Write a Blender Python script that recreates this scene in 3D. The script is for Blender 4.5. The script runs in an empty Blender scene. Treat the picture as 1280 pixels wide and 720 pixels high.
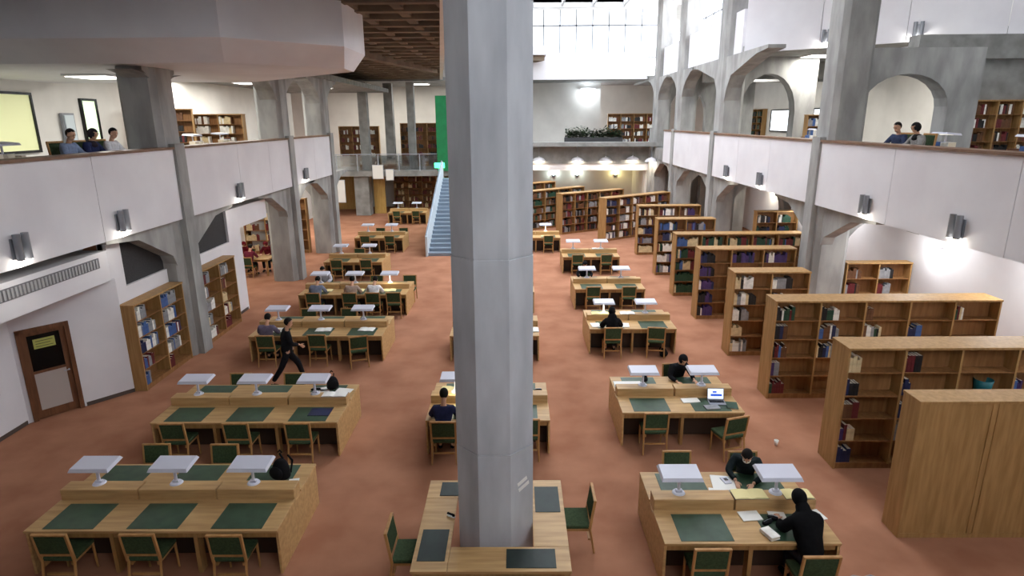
import bpy, bmesh, math, random
from math import sin, cos, pi, radians
from mathutils import Vector, Matrix
random.seed(7)
SC = bpy.context.scene
COL = SC.collection

# ---------------------------------------------------------------- materials
def srgb(r, g, b):
    f = lambda c: (c / 255 / 12.92) if c / 255 <= .04045 else ((c / 255 + .055) / 1.055) ** 2.4
    return (f(r), f(g), f(b), 1)

def mat(name, rgb, rough=.6, metal=0, spec=.4, noise=None, rgb2=None, stretch=(1, 1, 1), detail=4, bump=0, lo=.35, hi=.65):
    m = bpy.data.materials.new(name); m.use_nodes = True
    nt = m.node_tree; b = nt.nodes['Principled BSDF']
    b.inputs['Base Color'].default_value = srgb(*rgb); b.inputs['Roughness'].default_value = rough
    b.inputs['Metallic'].default_value = metal; b.inputs['Specular IOR Level'].default_value = spec
    if noise:
        tc = nt.nodes.new('ShaderNodeTexCoord'); mp = nt.nodes.new('ShaderNodeMapping'); mp.inputs['Scale'].default_value = stretch
        nz = nt.nodes.new('ShaderNodeTexNoise'); nz.inputs['Scale'].default_value = noise; nz.inputs['Detail'].default_value = detail
        cr = nt.nodes.new('ShaderNodeValToRGB')
        cr.color_ramp.elements[0].position = lo; cr.color_ramp.elements[1].position = hi
        cr.color_ramp.elements[0].color = srgb(*rgb); cr.color_ramp.elements[1].color = srgb(*(rgb2 or rgb))
        L = nt.links.new
        L(tc.outputs['Object'], mp.inputs['Vector']); L(mp.outputs[0], nz.inputs['Vector'])
        L(nz.outputs['Fac'], cr.inputs['Fac']); L(cr.outputs[0], b.inputs['Base Color'])
        if bump:
            bp = nt.nodes.new('ShaderNodeBump'); bp.inputs['Strength'].default_value = bump; bp.inputs['Distance'].default_value = .01
            L(nz.outputs['Fac'], bp.inputs['Height']); L(bp.outputs[0], b.inputs['Normal'])
    return m

def emit(name, rgb, s):
    m = bpy.data.materials.new(name); m.use_nodes = True
    b = m.node_tree.nodes['Principled BSDF']; b.inputs['Base Color'].default_value = srgb(*rgb)
    b.inputs['Emission Color'].default_value = srgb(*rgb); b.inputs['Emission Strength'].default_value = s
    return m

def glass(name, tint=(235, 245, 242), refl=.12):
    m = bpy.data.materials.new(name); m.use_nodes = True; nt = m.node_tree
    for n in list(nt.nodes):
        if n.type != 'OUTPUT_MATERIAL': nt.nodes.remove(n)
    t = nt.nodes.new('ShaderNodeBsdfTransparent'); t.inputs[0].default_value = srgb(*tint)
    g = nt.nodes.new('ShaderNodeBsdfGlossy'); g.inputs['Roughness'].default_value = .05
    mx = nt.nodes.new('ShaderNodeMixShader'); mx.inputs[0].default_value = refl
    nt.links.new(t.outputs[0], mx.inputs[1]); nt.links.new(g.outputs[0], mx.inputs[2])
    nt.links.new(mx.outputs[0], nt.nodes['Material Output'].inputs[0])
    return m

M = {}
M['carpet'] = mat('terracotta_carpet', (154, 106, 82), .95, spec=.1, noise=1.1, rgb2=(174, 125, 99), detail=8, bump=.15)
M['concrete'] = mat('grey_concrete', (138, 138, 137), .85, spec=.2, noise=2.2, rgb2=(168, 168, 166), stretch=(1, 1, .35), detail=9, bump=.25)
M['pale_concrete'] = mat('pale_grey_concrete', (170, 174, 180), .85, spec=.2, noise=2.4, rgb2=(200, 204, 209), stretch=(1, 1, .3), detail=10, bump=.3, lo=.3, hi=.7)
M['dconcrete'] = mat('rough_dark_concrete', (128, 128, 126), .9, spec=.2, noise=2.0, rgb2=(152, 152, 150), detail=8, bump=.2)
M['paint'] = mat('white_painted_plaster', (216, 214, 219), .7, spec=.25, noise=.7, rgb2=(226, 225, 229))
M['paint2'] = mat('warm_white_plaster', (214, 211, 206), .75, spec=.2, noise=.9, rgb2=(224, 221, 216))
M['waffle'] = mat('brown_coffer_concrete', (112, 100, 88), .9, spec=.15, noise=1.5, rgb2=(134, 120, 104))
M['wood'] = mat('light_oak', (176, 140, 92), .45, spec=.35, noise=3.0, rgb2=(198, 162, 112), stretch=(.5, 5, 5), detail=6)
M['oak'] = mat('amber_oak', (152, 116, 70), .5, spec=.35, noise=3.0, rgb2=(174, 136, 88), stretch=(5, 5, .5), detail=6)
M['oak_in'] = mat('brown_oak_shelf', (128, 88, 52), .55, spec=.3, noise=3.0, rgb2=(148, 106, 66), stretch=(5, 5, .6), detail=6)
M['chairwood'] = mat('chair_beech', (168, 124, 74), .45, spec=.35, noise=4.0, rgb2=(186, 142, 90), stretch=(3, 3, .6))
M['walnut'] = mat('dark_walnut', (94, 60, 38), .5, noise=4.0, rgb2=(116, 76, 50), stretch=(4, 4, .5))
M['desk_shade'] = mat('under_desk_shade_brown', (58, 44, 34), .6)  # dark brown standing in for the shade under the desks
M['pad'] = mat('green_leather_pad', (46, 70, 54), .42, spec=.4, noise=6, rgb2=(56, 82, 63))
M['pad_dark'] = mat('black_green_leather_pad', (30, 42, 40), .5, spec=.3, noise=6, rgb2=(36, 50, 46))
M['green'] = mat('green_upholstery', (54, 68, 48), .9, spec=.1, noise=30, rgb2=(66, 82, 58))
M['hood'] = mat('pale_lavender_metal', (206, 208, 222), .4, spec=.4)
M['chrome'] = mat('brushed_steel', (176, 184, 196), .3, metal=.6)
M['lampgrey'] = mat('grey_lamp_metal', (140, 143, 150), .4, metal=.4)
M['tube'] = emit('fluorescent_tube', (255, 250, 236), 1.2)
M['tube_lit'] = emit('lit_tube', (255, 240, 196), 9)
M['bulb'] = emit('warm_white_bulb', (255, 244, 220), 14)
M['panel_light'] = emit('ceiling_light_diffuser', (255, 252, 244), 5)
M['pane_lit'] = emit('lit_yellow_blind', (196, 198, 152), .62)
M['pane_lit2'] = emit('lit_green_blind', (214, 232, 200), .85)
M['pane_day'] = emit('daylit_window_pane', (238, 244, 250), 1.6)
M['glass'] = glass('clear_glass')
M['pane_bright'] = emit('bright_glowing_pane', (242, 246, 252), 10)
M['sky_glass'] = glass('skylight_glass', (248, 250, 252), .05)
M['black'] = mat('black_fabric', (20, 20, 23), .85, spec=.15)
M['black_gloss'] = mat('black_glass', (14, 15, 17), .2)
M['mesh'] = mat('dark_mesh_screen', (44, 44, 46), .8, noise=40, rgb2=(58, 58, 60))
M['vent'] = mat('grey_vent', (112, 112, 116), .6)
M['cap'] = mat('brown_rail_cap', (112, 84, 66), .55, noise=4, rgb2=(128, 98, 78))
M['base'] = mat('dark_baseboard', (84, 72, 66), .6)
M['bluegrey'] = mat('blue_grey_steel', (128, 142, 156), .5, metal=.2)
M['stairside'] = mat('pale_stair_stringer', (196, 206, 212), .55)
M['greenpanel'] = mat('emerald_wall_panel', (18, 112, 66), .6, noise=2, rgb2=(24, 128, 76))
M['greenlight'] = emit('green_exit_light', (70, 240, 150), 3)
M['skin'] = mat('skin', (196, 150, 122), .55, noise=8, rgb2=(206, 160, 132))
M['hair'] = mat('black_hair', (20, 17, 16), .75, spec=.2)
M['eye'] = mat('eye_dark', (30, 22, 18), .2)
M['lip'] = mat('lip', (150, 88, 80), .5)
M['paper'] = mat('white_paper', (236, 236, 232), .8, spec=.1)
M['cream'] = mat('cream_paper', (234, 222, 166), .8, spec=.1)
M['screen'] = emit('laptop_screen_glow', (226, 234, 248), .9)
M['screen_blue'] = emit('laptop_blue_banner', (40, 84, 200), .9)
M['plant'] = mat('leaf_green', (36, 52, 32), .6, noise=12, rgb2=(52, 70, 42))
M['teal'] = mat('teal_plastic', (22, 96, 104), .5)
M['red'] = mat('maroon_cloth', (104, 30, 42), .85, spec=.1)
M['metalgrey'] = mat('window_frame_dark', (62, 62, 64), .5)
M['pages'] = mat('book_pages', (222, 214, 196), .85)
M['rib_white'] = mat('roof_steel_white', (170, 170, 170), .6)
BOOKC = {'maroon': (92, 30, 34), 'navy': (30, 36, 70), 'dark green': (30, 62, 46), 'black': (26, 25, 27), 'white': (214, 212, 206),
         'cream': (196, 178, 140), 'purple': (62, 44, 92), 'brown': (92, 60, 38), 'grey': (128, 130, 134), 'blue': (58, 86, 138)}
for k, c in BOOKC.items(): M['bk ' + k] = mat('cover_' + k.replace(' ', '_'), c, .55, noise=9, rgb2=tuple(min(255, int(v * 1.12) + 4) for v in c))
def cloth(name, rgb): return mat(name, rgb, .9, spec=.1, noise=14, rgb2=tuple(min(255, int(v * 1.1) + 5) for v in rgb))

# ---------------------------------------------------------------- mesh builder
class MB:
    def __init__(s): s.v = []; s.f = []; s.mi = []; s.sm = []; s.T = Matrix.Identity(4); s.m = 0
    def add(s, vs, fs, smooth=False):
        o = len(s.v); s.v += [tuple(s.T @ Vector(p)) for p in vs]
        for f in fs: s.f.append([o + i for i in f]); s.mi.append(s.m); s.sm.append(smooth)
        return s
    def bx(s, x0, x1, y0, y1, z0, z1, c=0):
        if x0 > x1: x0, x1 = x1, x0
        if y0 > y1: y0, y1 = y1, y0
        if not c:
            return s.add([(x0, y0, z0), (x1, y0, z0), (x1, y1, z0), (x0, y1, z0), (x0, y0, z1), (x1, y0, z1), (x1, y1, z1), (x0, y1, z1)],
                         [(0, 3, 2, 1), (4, 5, 6, 7), (0, 1, 5, 4), (1, 2, 6, 5), (2, 3, 7, 6), (3, 0, 4, 7)])
        bm = bmesh.new(); bmesh.ops.create_cube(bm, size=1)
        for v in bm.verts: v.co = Vector(((x0 + x1) / 2 + v.co.x * (x1 - x0), (y0 + y1) / 2 + v.co.y * (y1 - y0), (z0 + z1) / 2 + v.co.z * (z1 - z0)))
        bmesh.ops.bevel(bm, geom=bm.edges[:], offset=c, segments=2, affect='EDGES', profile=.5)
        bm.verts.index_update()
        s.add([tuple(v.co) for v in bm.verts], [[v.index for v in f.verts] for f in bm.faces]); bm.free(); return s
    def prism(s, poly, a0, a1, axis='z'):
        n = len(poly)
        P = {'z': lambda p, a: (p[0], p[1], a), 'y': lambda p, a: (p[0], a, p[1]), 'x': lambda p, a: (a, p[0], p[1])}[axis]
        vs = [P(p, a0) for p in poly] + [P(p, a1) for p in poly]
        fs = [list(range(n))[::-1], list(range(n, 2 * n))] + [(i, (i + 1) % n, n + (i + 1) % n, n + i) for i in range(n)]
        bm = bmesh.new(); bv = [bm.verts.new(v) for v in vs]
        for f in fs: bm.faces.new([bv[i] for i in f])
        bmesh.ops.recalc_face_normals(bm, faces=bm.faces[:]); bmesh.ops.triangulate(bm, faces=[f for f in bm.faces if len(f.verts) > 4])
        bm.verts.index_update(); s.add(vs, [[v.index for v in f.verts] for f in bm.faces]); bm.free(); return s
    def cyl(s, p0, p1, r0, r1=None, n=10, caps=True):
        r1 = r0 if r1 is None else r1; p0 = Vector(p0); p1 = Vector(p1); d = (p1 - p0).normalized()
        a = d.orthogonal().normalized(); b = d.cross(a); vs = []
        for p, r in ((p0, r0), (p1, r1)):
            vs += [tuple(p + (a * cos(2 * pi * i / n) + b * sin(2 * pi * i / n)) * r) for i in range(n)]
        s.add(vs, [(i, (i + 1) % n, n + (i + 1) % n, n + i) for i in range(n)], True)
        if caps: s.add(vs, [tuple(range(n))[::-1], tuple(range(n, 2 * n))])
        return s
    def tube(s, pts, r, n=8):
        for a, b in zip(pts, pts[1:]): s.cyl(a, b, r, n=n)
        return s
    def lathe(s, prof, c=(0, 0, 0), n=20, sx=1, sy=1):
        vs = []; k = len(prof)
        for i in range(n):
            t = 2 * pi * i / n
            vs += [(c[0] + r * cos(t) * sx, c[1] + r * sin(t) * sy, c[2] + z) for r, z in prof]
        fs = []
        for i in range(n):
            j = (i + 1) % n
            for q in range(k - 1): fs.append((i * k + q, j * k + q, j * k + q + 1, i * k + q + 1))
        return s.add(vs, fs, True)
    def ell(s, c, r, n=14, m=10, T=None):
        vs = []; fs = []
        for j in range(m + 1):
            ph = -pi / 2 + pi * j / m
            for i in range(n):
                t = 2 * pi * i / n; p = Vector((r[0] * cos(ph) * cos(t), r[1] * cos(ph) * sin(t), r[2] * sin(ph)))
                if T: p = T @ p
                vs.append(tuple(Vector(c) + p))
        for j in range(m):
            for i in range(n): fs.append((j * n + i, j * n + (i + 1) % n, (j + 1) * n + (i + 1) % n, (j + 1) * n + i))
        return s.add(vs, fs, True)
    def mesh(s, name, mats):
        me = bpy.data.meshes.new(name); me.from_pydata(s.v, [], s.f)
        for m in (mats if isinstance(mats, list) else [mats]): me.materials.append(m)
        me.polygons.foreach_set('material_index', s.mi); me.polygons.foreach_set('use_smooth', s.sm); me.update(); return me
    def build(s, name, mats, parent=None):
        o = bpy.data.objects.new(name, s.mesh(name, mats)); COL.objects.link(o)
        if parent: o.parent = parent
        return o

def tag(o, label, cat, group=None, kind=None):
    o['label'] = label; o['category'] = cat
    if group: o['group'] = group
    if kind: o['kind'] = kind
    return o
def thing(name, label, cat, loc=(0, 0, 0), rz=0, group=None):
    o = bpy.data.objects.new(name, None); COL.objects.link(o); o.empty_display_size = .2
    o.location = loc; o.rotation_euler = (0, 0, rz); return tag(o, label, cat, group)
def struct(name, mb, m, label=None, cat=None):
    o = mb.build(name, m); o['kind'] = 'structure'
    if label: o['label'] = label; o['category'] = cat
    return o
KIDS = {}
def dup(root, loc, rz=0, label=None, group=None):
    r = root.copy(); COL.objects.link(r); r.location = loc; r.rotation_euler = (0, 0, rz)
    if label: r['label'] = label
    if group: r['group'] = group
    for ch in list(root.children):
        c = ch.copy(); COL.objects.link(c); c.parent = r
        for g in list(ch.children):
            d = g.copy(); COL.objects.link(d); d.parent = c
    return r
class Kind:
    """first call moves the prototype itself, later calls copy it"""
    def __init__(s, root): s.root = root; s.used = False
    def put(s, loc, rz, label, group=None):
        if not s.used:
            s.used = True; r = s.root; r.location = loc; r.rotation_euler = (0, 0, rz); r['label'] = label
            if group: r['group'] = group
            return r
        return dup(s.root, loc, rz, label, group)
ORD = 'first second third fourth fifth sixth seventh eighth ninth tenth eleventh twelfth thirteenth fourteenth fifteenth sixteenth seventeenth eighteenth nineteenth twentieth'.split()
def light(name, kind, loc, power, color=(1, .95, .86), size=.15, parent=None, rot=None, spot=None):
    d = bpy.data.lights.new(name, kind); d.energy = power; d.color = color
    if kind == 'AREA':
        if isinstance(size, tuple): d.shape = 'RECTANGLE'; d.size, d.size_y = size
        else: d.size = size
    else: d.shadow_soft_size = size
    if spot: d.spot_size = spot; d.spot_blend = .6
    o = bpy.data.objects.new(name, d); COL.objects.link(o); o.location = loc
    if rot: o.rotation_euler = rot
    if parent: o.parent = parent
    return o

# ================================================================ SETTING
FZ = 4.6           # gallery floor level
struct('floor', MB().bx(-24, 24, -3, 60, -.3, 0), M['carpet'])

PL = (16.8, 25.3, 30.9)      # pillar lines on the door side
PR = (18.9, 29.0, 36.3, 42.2)      # pillar lines on the bookcase side

def pier(s, Y, top, z2, arch_up=True, hup=(.8, 1.9)):
    """square pier with the rib that runs up through the parapet, cross arches and along-the-hall haunches on both storeys"""
    mb = MB()
    x = lambda u: s * u
    c = .14
    poly = [(9.1 + c, Y - .5), (10.1 - c, Y - .5), (10.1, Y - .5 + c), (10.1, Y + .5 - c), (10.1 - c, Y + .5), (9.1 + c, Y + .5), (9.1, Y + .5 - c), (9.1, Y - .5 + c)]
    mb.prism([(x(a), b) for a, b in poly], 0, top)
    mb.bx(x(8.93), x(9.14), Y - .24, Y + .24, 0, 5.86)
    def arch(z0, zs, zc, zt):
        pts = [(9.9, zt), (13.3, zt), (13.3, z0), (12.45, z0), (12.45, zs)]
        for i in range(1, 12):
            t = pi * i / 12; pts.append((11.22 + 1.22 * cos(t), zs + (zc - zs) * sin(t)))
        pts += [(10.0, zs), (9.9, zs)]
        mb.prism([(x(a), b) for a, b in pts], Y - .3, Y + .3, 'y')
    def haunch(zt, d=1.1, ln=2.6):
        for q in (-1, 1):
            pts = [(Y + q * .45, zt), (Y + q * ln, zt), (Y + q * ln, zt - .12), (Y + q * (ln * .78), zt - .2), (Y + q * 1.15, zt - d * .62), (Y + q * .72, zt - d), (Y + q * .45, zt - d * 1.5)]
            mb.prism(pts, x(9.2), x(9.85), 'x')
    def lowh(zt):
        for q in (-1, 1):
            mb.prism([(Y + q * .45, zt), (Y + q * 3.2, zt), (Y + q * 3.2, zt - .14), (Y + q * 2.0, zt - .26), (Y + q * .62, zt - .95), (Y + q * .45, zt - 1.3)], x(9.2), x(9.56), 'x')
    arch(0, 2.35, 3.5, 3.95); lowh(3.9)
    if z2:
        if arch_up: arch(FZ, 6.7, z2 - .7, z2)
        if hup: haunch(z2, *hup)
    return struct('pillar', mb, M['concrete'], 'grey concrete pillar with arched brackets carrying the gallery', 'pillar')
for i, Y in enumerate(PL): pier(-1, Y, 7.78 if i == 0 else 8.4, 7.78 if i == 0 else 8.35, arch_up=False, hup=(.2, .75) if i == 0 else (.8, 2.3))
for i, Y in enumerate(PR): pier(1, Y, 14.2, 9.0 if i else 8.3, hup=(None, (1.3, 5.0), (1.0, 2.6), (1.0, 2.6))[i])

# gallery parapets and floors
def parapet(name, s, edges, ys):
    mb = MB()
    for a, b in zip(edges, edges[1:]):
        mb.bx(s * 9.0, s * 9.14, a + .008, b - .008, 3.88, 5.72)
    o = struct(name, mb, M['paint'])
    cap = MB().bx(s * 8.95, s * 9.4, edges[0], edges[-1], 5.72, 5.78)
    cap.build('rail_cap', M['cap'], o)
    return o
parapet('wall_gallery_west', -1, [3, 7.6, 10.2, 13.3, 16.56, 17.04, 20.4, 23, 25.06, 25.54, 28.2, 30.66, 31.14], 0)
parapet('wall_gallery_east', 1, [3, 7, 11.2, 15, 18.66, 19.14, 22.4, 25.6, 28.76, 29.24, 32.9, 36.06, 36.54, 38.6], 0)
struct('floor_gallery_west', MB().bx(-22, -9.14, 3, 31.2, 3.9, FZ), M['dconcrete'])
struct('floor_gallery_east', MB().bx(9.14, 22, 3, 52, 3.9, FZ), M['dconcrete'])
struct('wall_ground_east', MB().bx(12.25, 12.45, 3, 27.4, 0, 3.9).bx(13.9, 14.1, 27.4, 50, 0, 3.9).bx(12.25, 14.1, 27.3, 27.5, 0, 3.9), M['paint'])
struct('baseboard_east', MB().bx(12.2, 12.25, 3, 27.3, 0, .1), M['base'])

# ground floor on the door side: white wall, angled door bay, vent bulkhead
A = Vector((-10.78, 12.35)); B = Vector((-9.42, 14.0)); ang = math.atan2((B - A).y, (B - A).x); LW = (B - A).length
struct('wall_west', MB().bx(-9.72, -9.5, 14.0, 21.0, 0, 2.56), M['paint'])
struct('wall_gallery_soffit_west', MB().bx(-9.72, -9.5, 14.0, 14.5, 2.56, 3.9), M['paint'])
struct('wall_west_end', MB().bx(-10.95, -10.78, 2, 12.35, 0, 3.9), M['paint'])
struct('wall_alcove', MB().bx(-14.2, -14.0, 21, 46, 0, 3.9).bx(-14.1, -9.6, 20.9, 21.05, 0, 2.56), M['paint2'])
mb = MB(); mb.T = Matrix.Translation((A.x, A.y, 0)) @ Matrix.Rotation(ang, 4, 'Z')
DW0, DW1 = .08, 1.06
mb.bx(0, DW0, 0, .15, 0, 2.86).bx(DW1, LW, 0, .15, 0, 2.86).bx(DW0, DW1, 0, .15, 2.1, 2.86)
struct('wall_door_bay', mb, M['paint'])
bb = MB(); bb.T = mb.T; bb.bx(DW1 + .05, LW, -.015, 0, 0, .09); bb.T = Matrix.Identity(4); bb.bx(-10.78, -10.765, 2, 12.3, 0, .09).bx(-9.5, -9.485, 19.5, 20.9, 0, .09)
struct('baseboard_west', bb, M['base'])
# the door
dr = MB(); dr.T = mb.T; dr.bx(DW0, DW0 + .09, -.04, .12, 0, 2.1).bx(DW1 - .09, DW1, -.04, .12, 0, 2.1).bx(DW0, DW1, -.04, .12, 2.02, 2.12)
d = struct('door_1', dr, M['walnut'], 'brown wooden door with dark upper glass and grey lower panel in white wall', 'door')
q = MB(); q.T = mb.T; x0, x1 = DW0 + .09, DW1 - .09
q.bx(x0, x0 + .1, .02, .07, .02, 2.02).bx(x1 - .1, x1, .02, .07, .02, 2.02).bx(x0 + .1, x1 - .1, .02, .07, .02, .2).bx(x0 + .1, x1 - .1, .02, .07, 1.06, 1.12).bx(x0 + .1, x1 - .1, .02, .07, 1.94, 2.02)
q.build('door_leaf', M['walnut'], d)
q = MB(); q.T = mb.T; q.bx(x0 + .1, x1 - .1, .03, .06, .2, 1.06); q.build('lower_panel', mat('beige_door_panel', (176, 166, 160), .6), d)
q = MB(); q.T = mb.T; q.bx(x0 + .1, x1 - .1, .035, .055, 1.12, 1.94); q.build('door_glass', M['black_gloss'], d)
q = MB(); q.T = mb.T; q.cyl((x1 - .06, .02, 1.0), (x1 - .06, -.05, 1.0), .012).cyl((x1 - .06, -.045, 1.0), (x1 - .17, -.045, 1.0), .01); q.build('door_handle', M['chrome'], d)
q = MB(); q.T = mb.T; q.bx(x0 + .2, x1 - .2, .025, .034, 1.62, 1.84)
q.build('door_sign', mat('yellow_green_notice', (176, 178, 96), .7), d)
q = MB(); q.T = mb.T
for k in range(3): q.bx(x0 + .24, x1 - .24 - .05 * (k % 2), .021, .0249, 1.78 - k * .06, 1.795 - k * .06)
q.build('sign_lines', mat('olive_print', (92, 96, 52), .7), d)
# dark glazed door at the very edge of the wall
w = struct('window_1', MB().bx(-10.8, -10.74, 10.6, 11.75, .95, 1.0).bx(-10.8, -10.74, 10.6, 11.75, 1.9, 1.95).bx(-10.8, -10.74, 10.6, 10.66, 1, 1.9).bx(-10.8, -10.74, 11.69, 11.75, 1, 1.9), M['metalgrey'], 'dark window in the white wall at the foot of the gallery', 'window')
MB().bx(-10.79, -10.76, 10.66, 11.69, 1.0, 1.9).build('pane', M['black_gloss'], w)
# vent bulkhead above the door
v = thing('ventilation_bulkhead', 'white ventilation bulkhead with long grey grille above the brown door', 'vent', (-9.9, 11.9, 2.88))
MB().bx(-.88, .5, -5, 1.95, 0, .7).build('housing', M['paint'], v)
q = MB().bx(.5, .515, -4.6, 1.62, .36, .59); q.build('grille_frame', M['vent'], v)
g = MB()
for k in range(64): g.bx(.515, .53, -4.55 + k * .096, -4.55 + k * .096 + .05, .38, .57)
g.build('grille', mat('grille_bar', (168, 168, 172), .5), v)
# dark mesh openings above the white wall
struct('wall_mesh_west', MB().bx(-9.7, -9.58, 14.0, 20.2, 2.56, 3.9), M['mesh'])
struct('trim_1', MB().bx(-10.2, -9.5, 20.1, 23.4, 2.9, 3.6).bx(-9.9, -9.5, 20.1, 21.0, 2.56, 2.9), M['paint'])

# door-side balcony of the floor above, overhanging the hall, with chamfered soffit edge
def ring(mb, lo, hi, zl, zh):
    n = len(lo); mb.add([(x, y, zl) for x, y in lo] + [(x, y, zh) for x, y in hi], [(i, (i + 1) % n, n + (i + 1) % n, n + i) for i in range(n)])
low = [(-24, 15.3), (-6.8, 15.3), (-4.55, 17.4), (-4.55, 18.4), (-9.0, 22.6), (-24, 22.6)]
hi = [(-24, 14.45), (-6.45, 14.45), (-4.25, 16.4), (-4.25, 18.6), (-8.6, 23.0), (-24, 23.0)]
mb = MB(); ring(mb, low, hi, 7.75, 8.2); ring(mb, hi, hi, 8.2, 9.9)
mb.add([(x, y, 7.75) for x, y in low], [tuple(range(6))[::-1]]); mb.add([(x, y, 9.9) for x, y in hi], [tuple(range(6))])
struct('wall_balcony_west', mb, M['paint'])
struct('ceiling_gallery_west', MB().bx(-24, -9.0, 22.6, 46, 8.35, 8.6), M['dconcrete'])
# brown coffered ceiling above the hall on the door side
cx = lambda y: .1 - .118 * y
mb = MB().prism([(-20, 11), (cx(11), 11), (cx(46), 46), (-20, 46)], 9.75, 9.9)
for k in range(27):
    y = 11.2 + k * 1.3; mb.prism([(-20, y), (cx(y), y), (cx(y + .28), y + .28), (-20, y + .28)], 9.2, 9.75)
for k in range(16):
    x = -20 + k * 1.2; ye = min(46, (.1 - x) / .118 - .3)
    if ye > 11.5: mb.bx(x, x + .26, 11, ye, 9.25, 9.75)
mb.prism([(-9.5, 14), (-9.1, 14), (-4.4, 37), (-4.8, 37)], 9.0, 9.3)
struct('ceiling_coffers', mb, M['waffle'])
struct('trim_2', MB().prism([(cx(11), 11), (cx(11) + .2, 11), (cx(46) + .2, 46), (cx(46), 46)], 9.2, 14.2), M['paint2'])
# roof with a long skylight
mb = MB().bx(-24, 24, -3, 17.1, 14, 14.3).bx(7.4, 24, 14, 60, 14, 14.3).bx(-24, -3.1, 14, 60, 14, 14.3).bx(-3.1, 7.4, 45, 60, 14, 14.3)
struct('ceiling', mb, M['paint2'])
mb = MB()
for k in range(10): mb.bx(-3.1, 7.4, 17.1 + k * 3.1, 17.24 + k * 3.1, 13.7, 14.3)
for k in range(6): mb.bx(-3.1 + k * 2.08, -2.98 + k * 2.08, 17.1, 45, 13.8, 14.2)
w = struct('window_2', mb, M['rib_white'], 'long skylight of glass and white ribs above the hall', 'skylight')
MB().bx(-3.1, 7.4, 17.1, 45, 14.22, 14.25).build('glazing', M['sky_glass'], w)
struct('wall_back', MB().bx(-24, 24, -3.2, -3, 0, 7.6).bx(-24, 1.4, -3.2, -3, 7.6, 14.3).bx(9.0, 24, -3.2, -3, 7.6, 14.3), M['paint2'])
mb = MB()
for k in range(5): mb.bx(1.4 + k * 1.88, 1.5 + k * 1.88, -3.2, -3, 7.6, 14)
mb.bx(1.4, 9.0, -3.2, -3, 10.6, 10.72)
w = struct('window_11', mb, M['rib_white'], 'unseen tall window added behind the viewer to light pillar and parapets', 'window'); MB().bx(1.4, 9.0, -3.12, -3.1, 7.6, 14).build('pane', M['sky_glass'], w)  # unseen window, added and placed to light the pillar and parapets
struct('floor_balcony', MB().bx(-9, 9, -3, .1, 4.5, 4.8), M['dconcrete'])
struct('wall_balcony', MB().bx(-9, 9, .1, .2, 4.3, 5.75), M['paint'])
struct('wall_outer_west', MB().bx(-24, -23.8, -3, 60, 0, 14.3), M['paint2'])
struct('wall_outer_east', MB().bx(23.8, 24, -3, 60, 0, 14.3), M['paint2'])

# bookcase-side terrace of the floor above: fascia runs along the hall, then steps back at forty-five degrees
f0 = Vector((9.45, 27.2)); f1 = Vector((18.5, 20.2)); dv = (f1 - f0).normalized(); nv = Vector((-dv.y, dv.x))
if nv.y < 0: nv = -nv
def strip(a, b, th=.2): return [tuple(a), tuple(b), tuple(b + nv * th), tuple(a + nv * th)]
mb = MB()
nseg = 4
for k in range(nseg):
    a = f0.lerp(f1, k / nseg) + dv * .008; b = f0.lerp(f1, (k + 1) / nseg) - dv * .008; mb.prism(strip(a, b), 9.0, 11.4)
e = [27.5, 30.2, 33, 36, 39, 42.3]
for a, b in zip(e, e[1:]): mb.bx(9.45, 9.62, a + .008, b - .008, 9.0, 10.75)
struct('wall_terrace_east', mb, M['paint'])
struct('floor_terrace_east', MB().prism([(9.5, 27.3), (18.6, 20.4), (23.8, 20.4), (23.8, 52), (9.5, 52)], 9.0, 9.3), M['dconcrete'])
mb = MB()
for y in (31.5, 34): mb.bx(9.9, 17.8, y, y + .5, 8.25, 9.0)
struct('trim_7', mb.bx(14.4, 17.8, 21.95, 22.2, 6.95, 8.25).bx(13.2, 17.8, 21.6, 22.2, 8.25, 9.0), M['dconcrete'])
mb = MB(); pn = MB().bx(9.66, 9.69, 8.6, 17, 11.5, 14)
for k in range(7): mb.bx(9.6, 9.75, 8.6 + k * 1.39, 8.7 + k * 1.39, 11.4, 14)
mb.bx(9.6, 9.75, 8.6, 17, 11.4, 11.5)
o = struct('window_12', mb, M['lampgrey'], 'unseen glowing window band added under the roof to light the door-side parapet', 'window'); pn.build('pane', M['pane_bright'], o)  # out-of-view glowing band, added to light the door-side parapet
# bright windows above the terrace along the hall
def window(name, mb, frame_m, panes, pm, label, parent_kind='structure', cat='window'):
    o = struct(name, mb, frame_m, label, cat)
    panes.build('pane', pm, o); return o
mb = MB(); pn = MB().bx(11.52, 11.54, 28, 46, 10.4, 14)
for k in range(13): mb.bx(11.46, 11.6, 28 + k * 1.5, 28.14 + k * 1.5, 9.3, 14)
mb.bx(11.46, 11.6, 28, 46, 10.3, 10.42).bx(11.46, 11.6, 28, 46, 12.2, 12.3)
window('window_3', mb, M['lampgrey'], pn, M['pane_bright'], 'tall bright windows with thin mullions above the terrace parapet')
struct('wall_terrace_low', MB().bx(11.46, 11.6, 28, 46, 9.3, 10.3), M['paint2'])
struct('wall_terrace_end', MB().bx(11.5, 24, 46, 46.2, 9.3, 14), M['paint2'])

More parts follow.
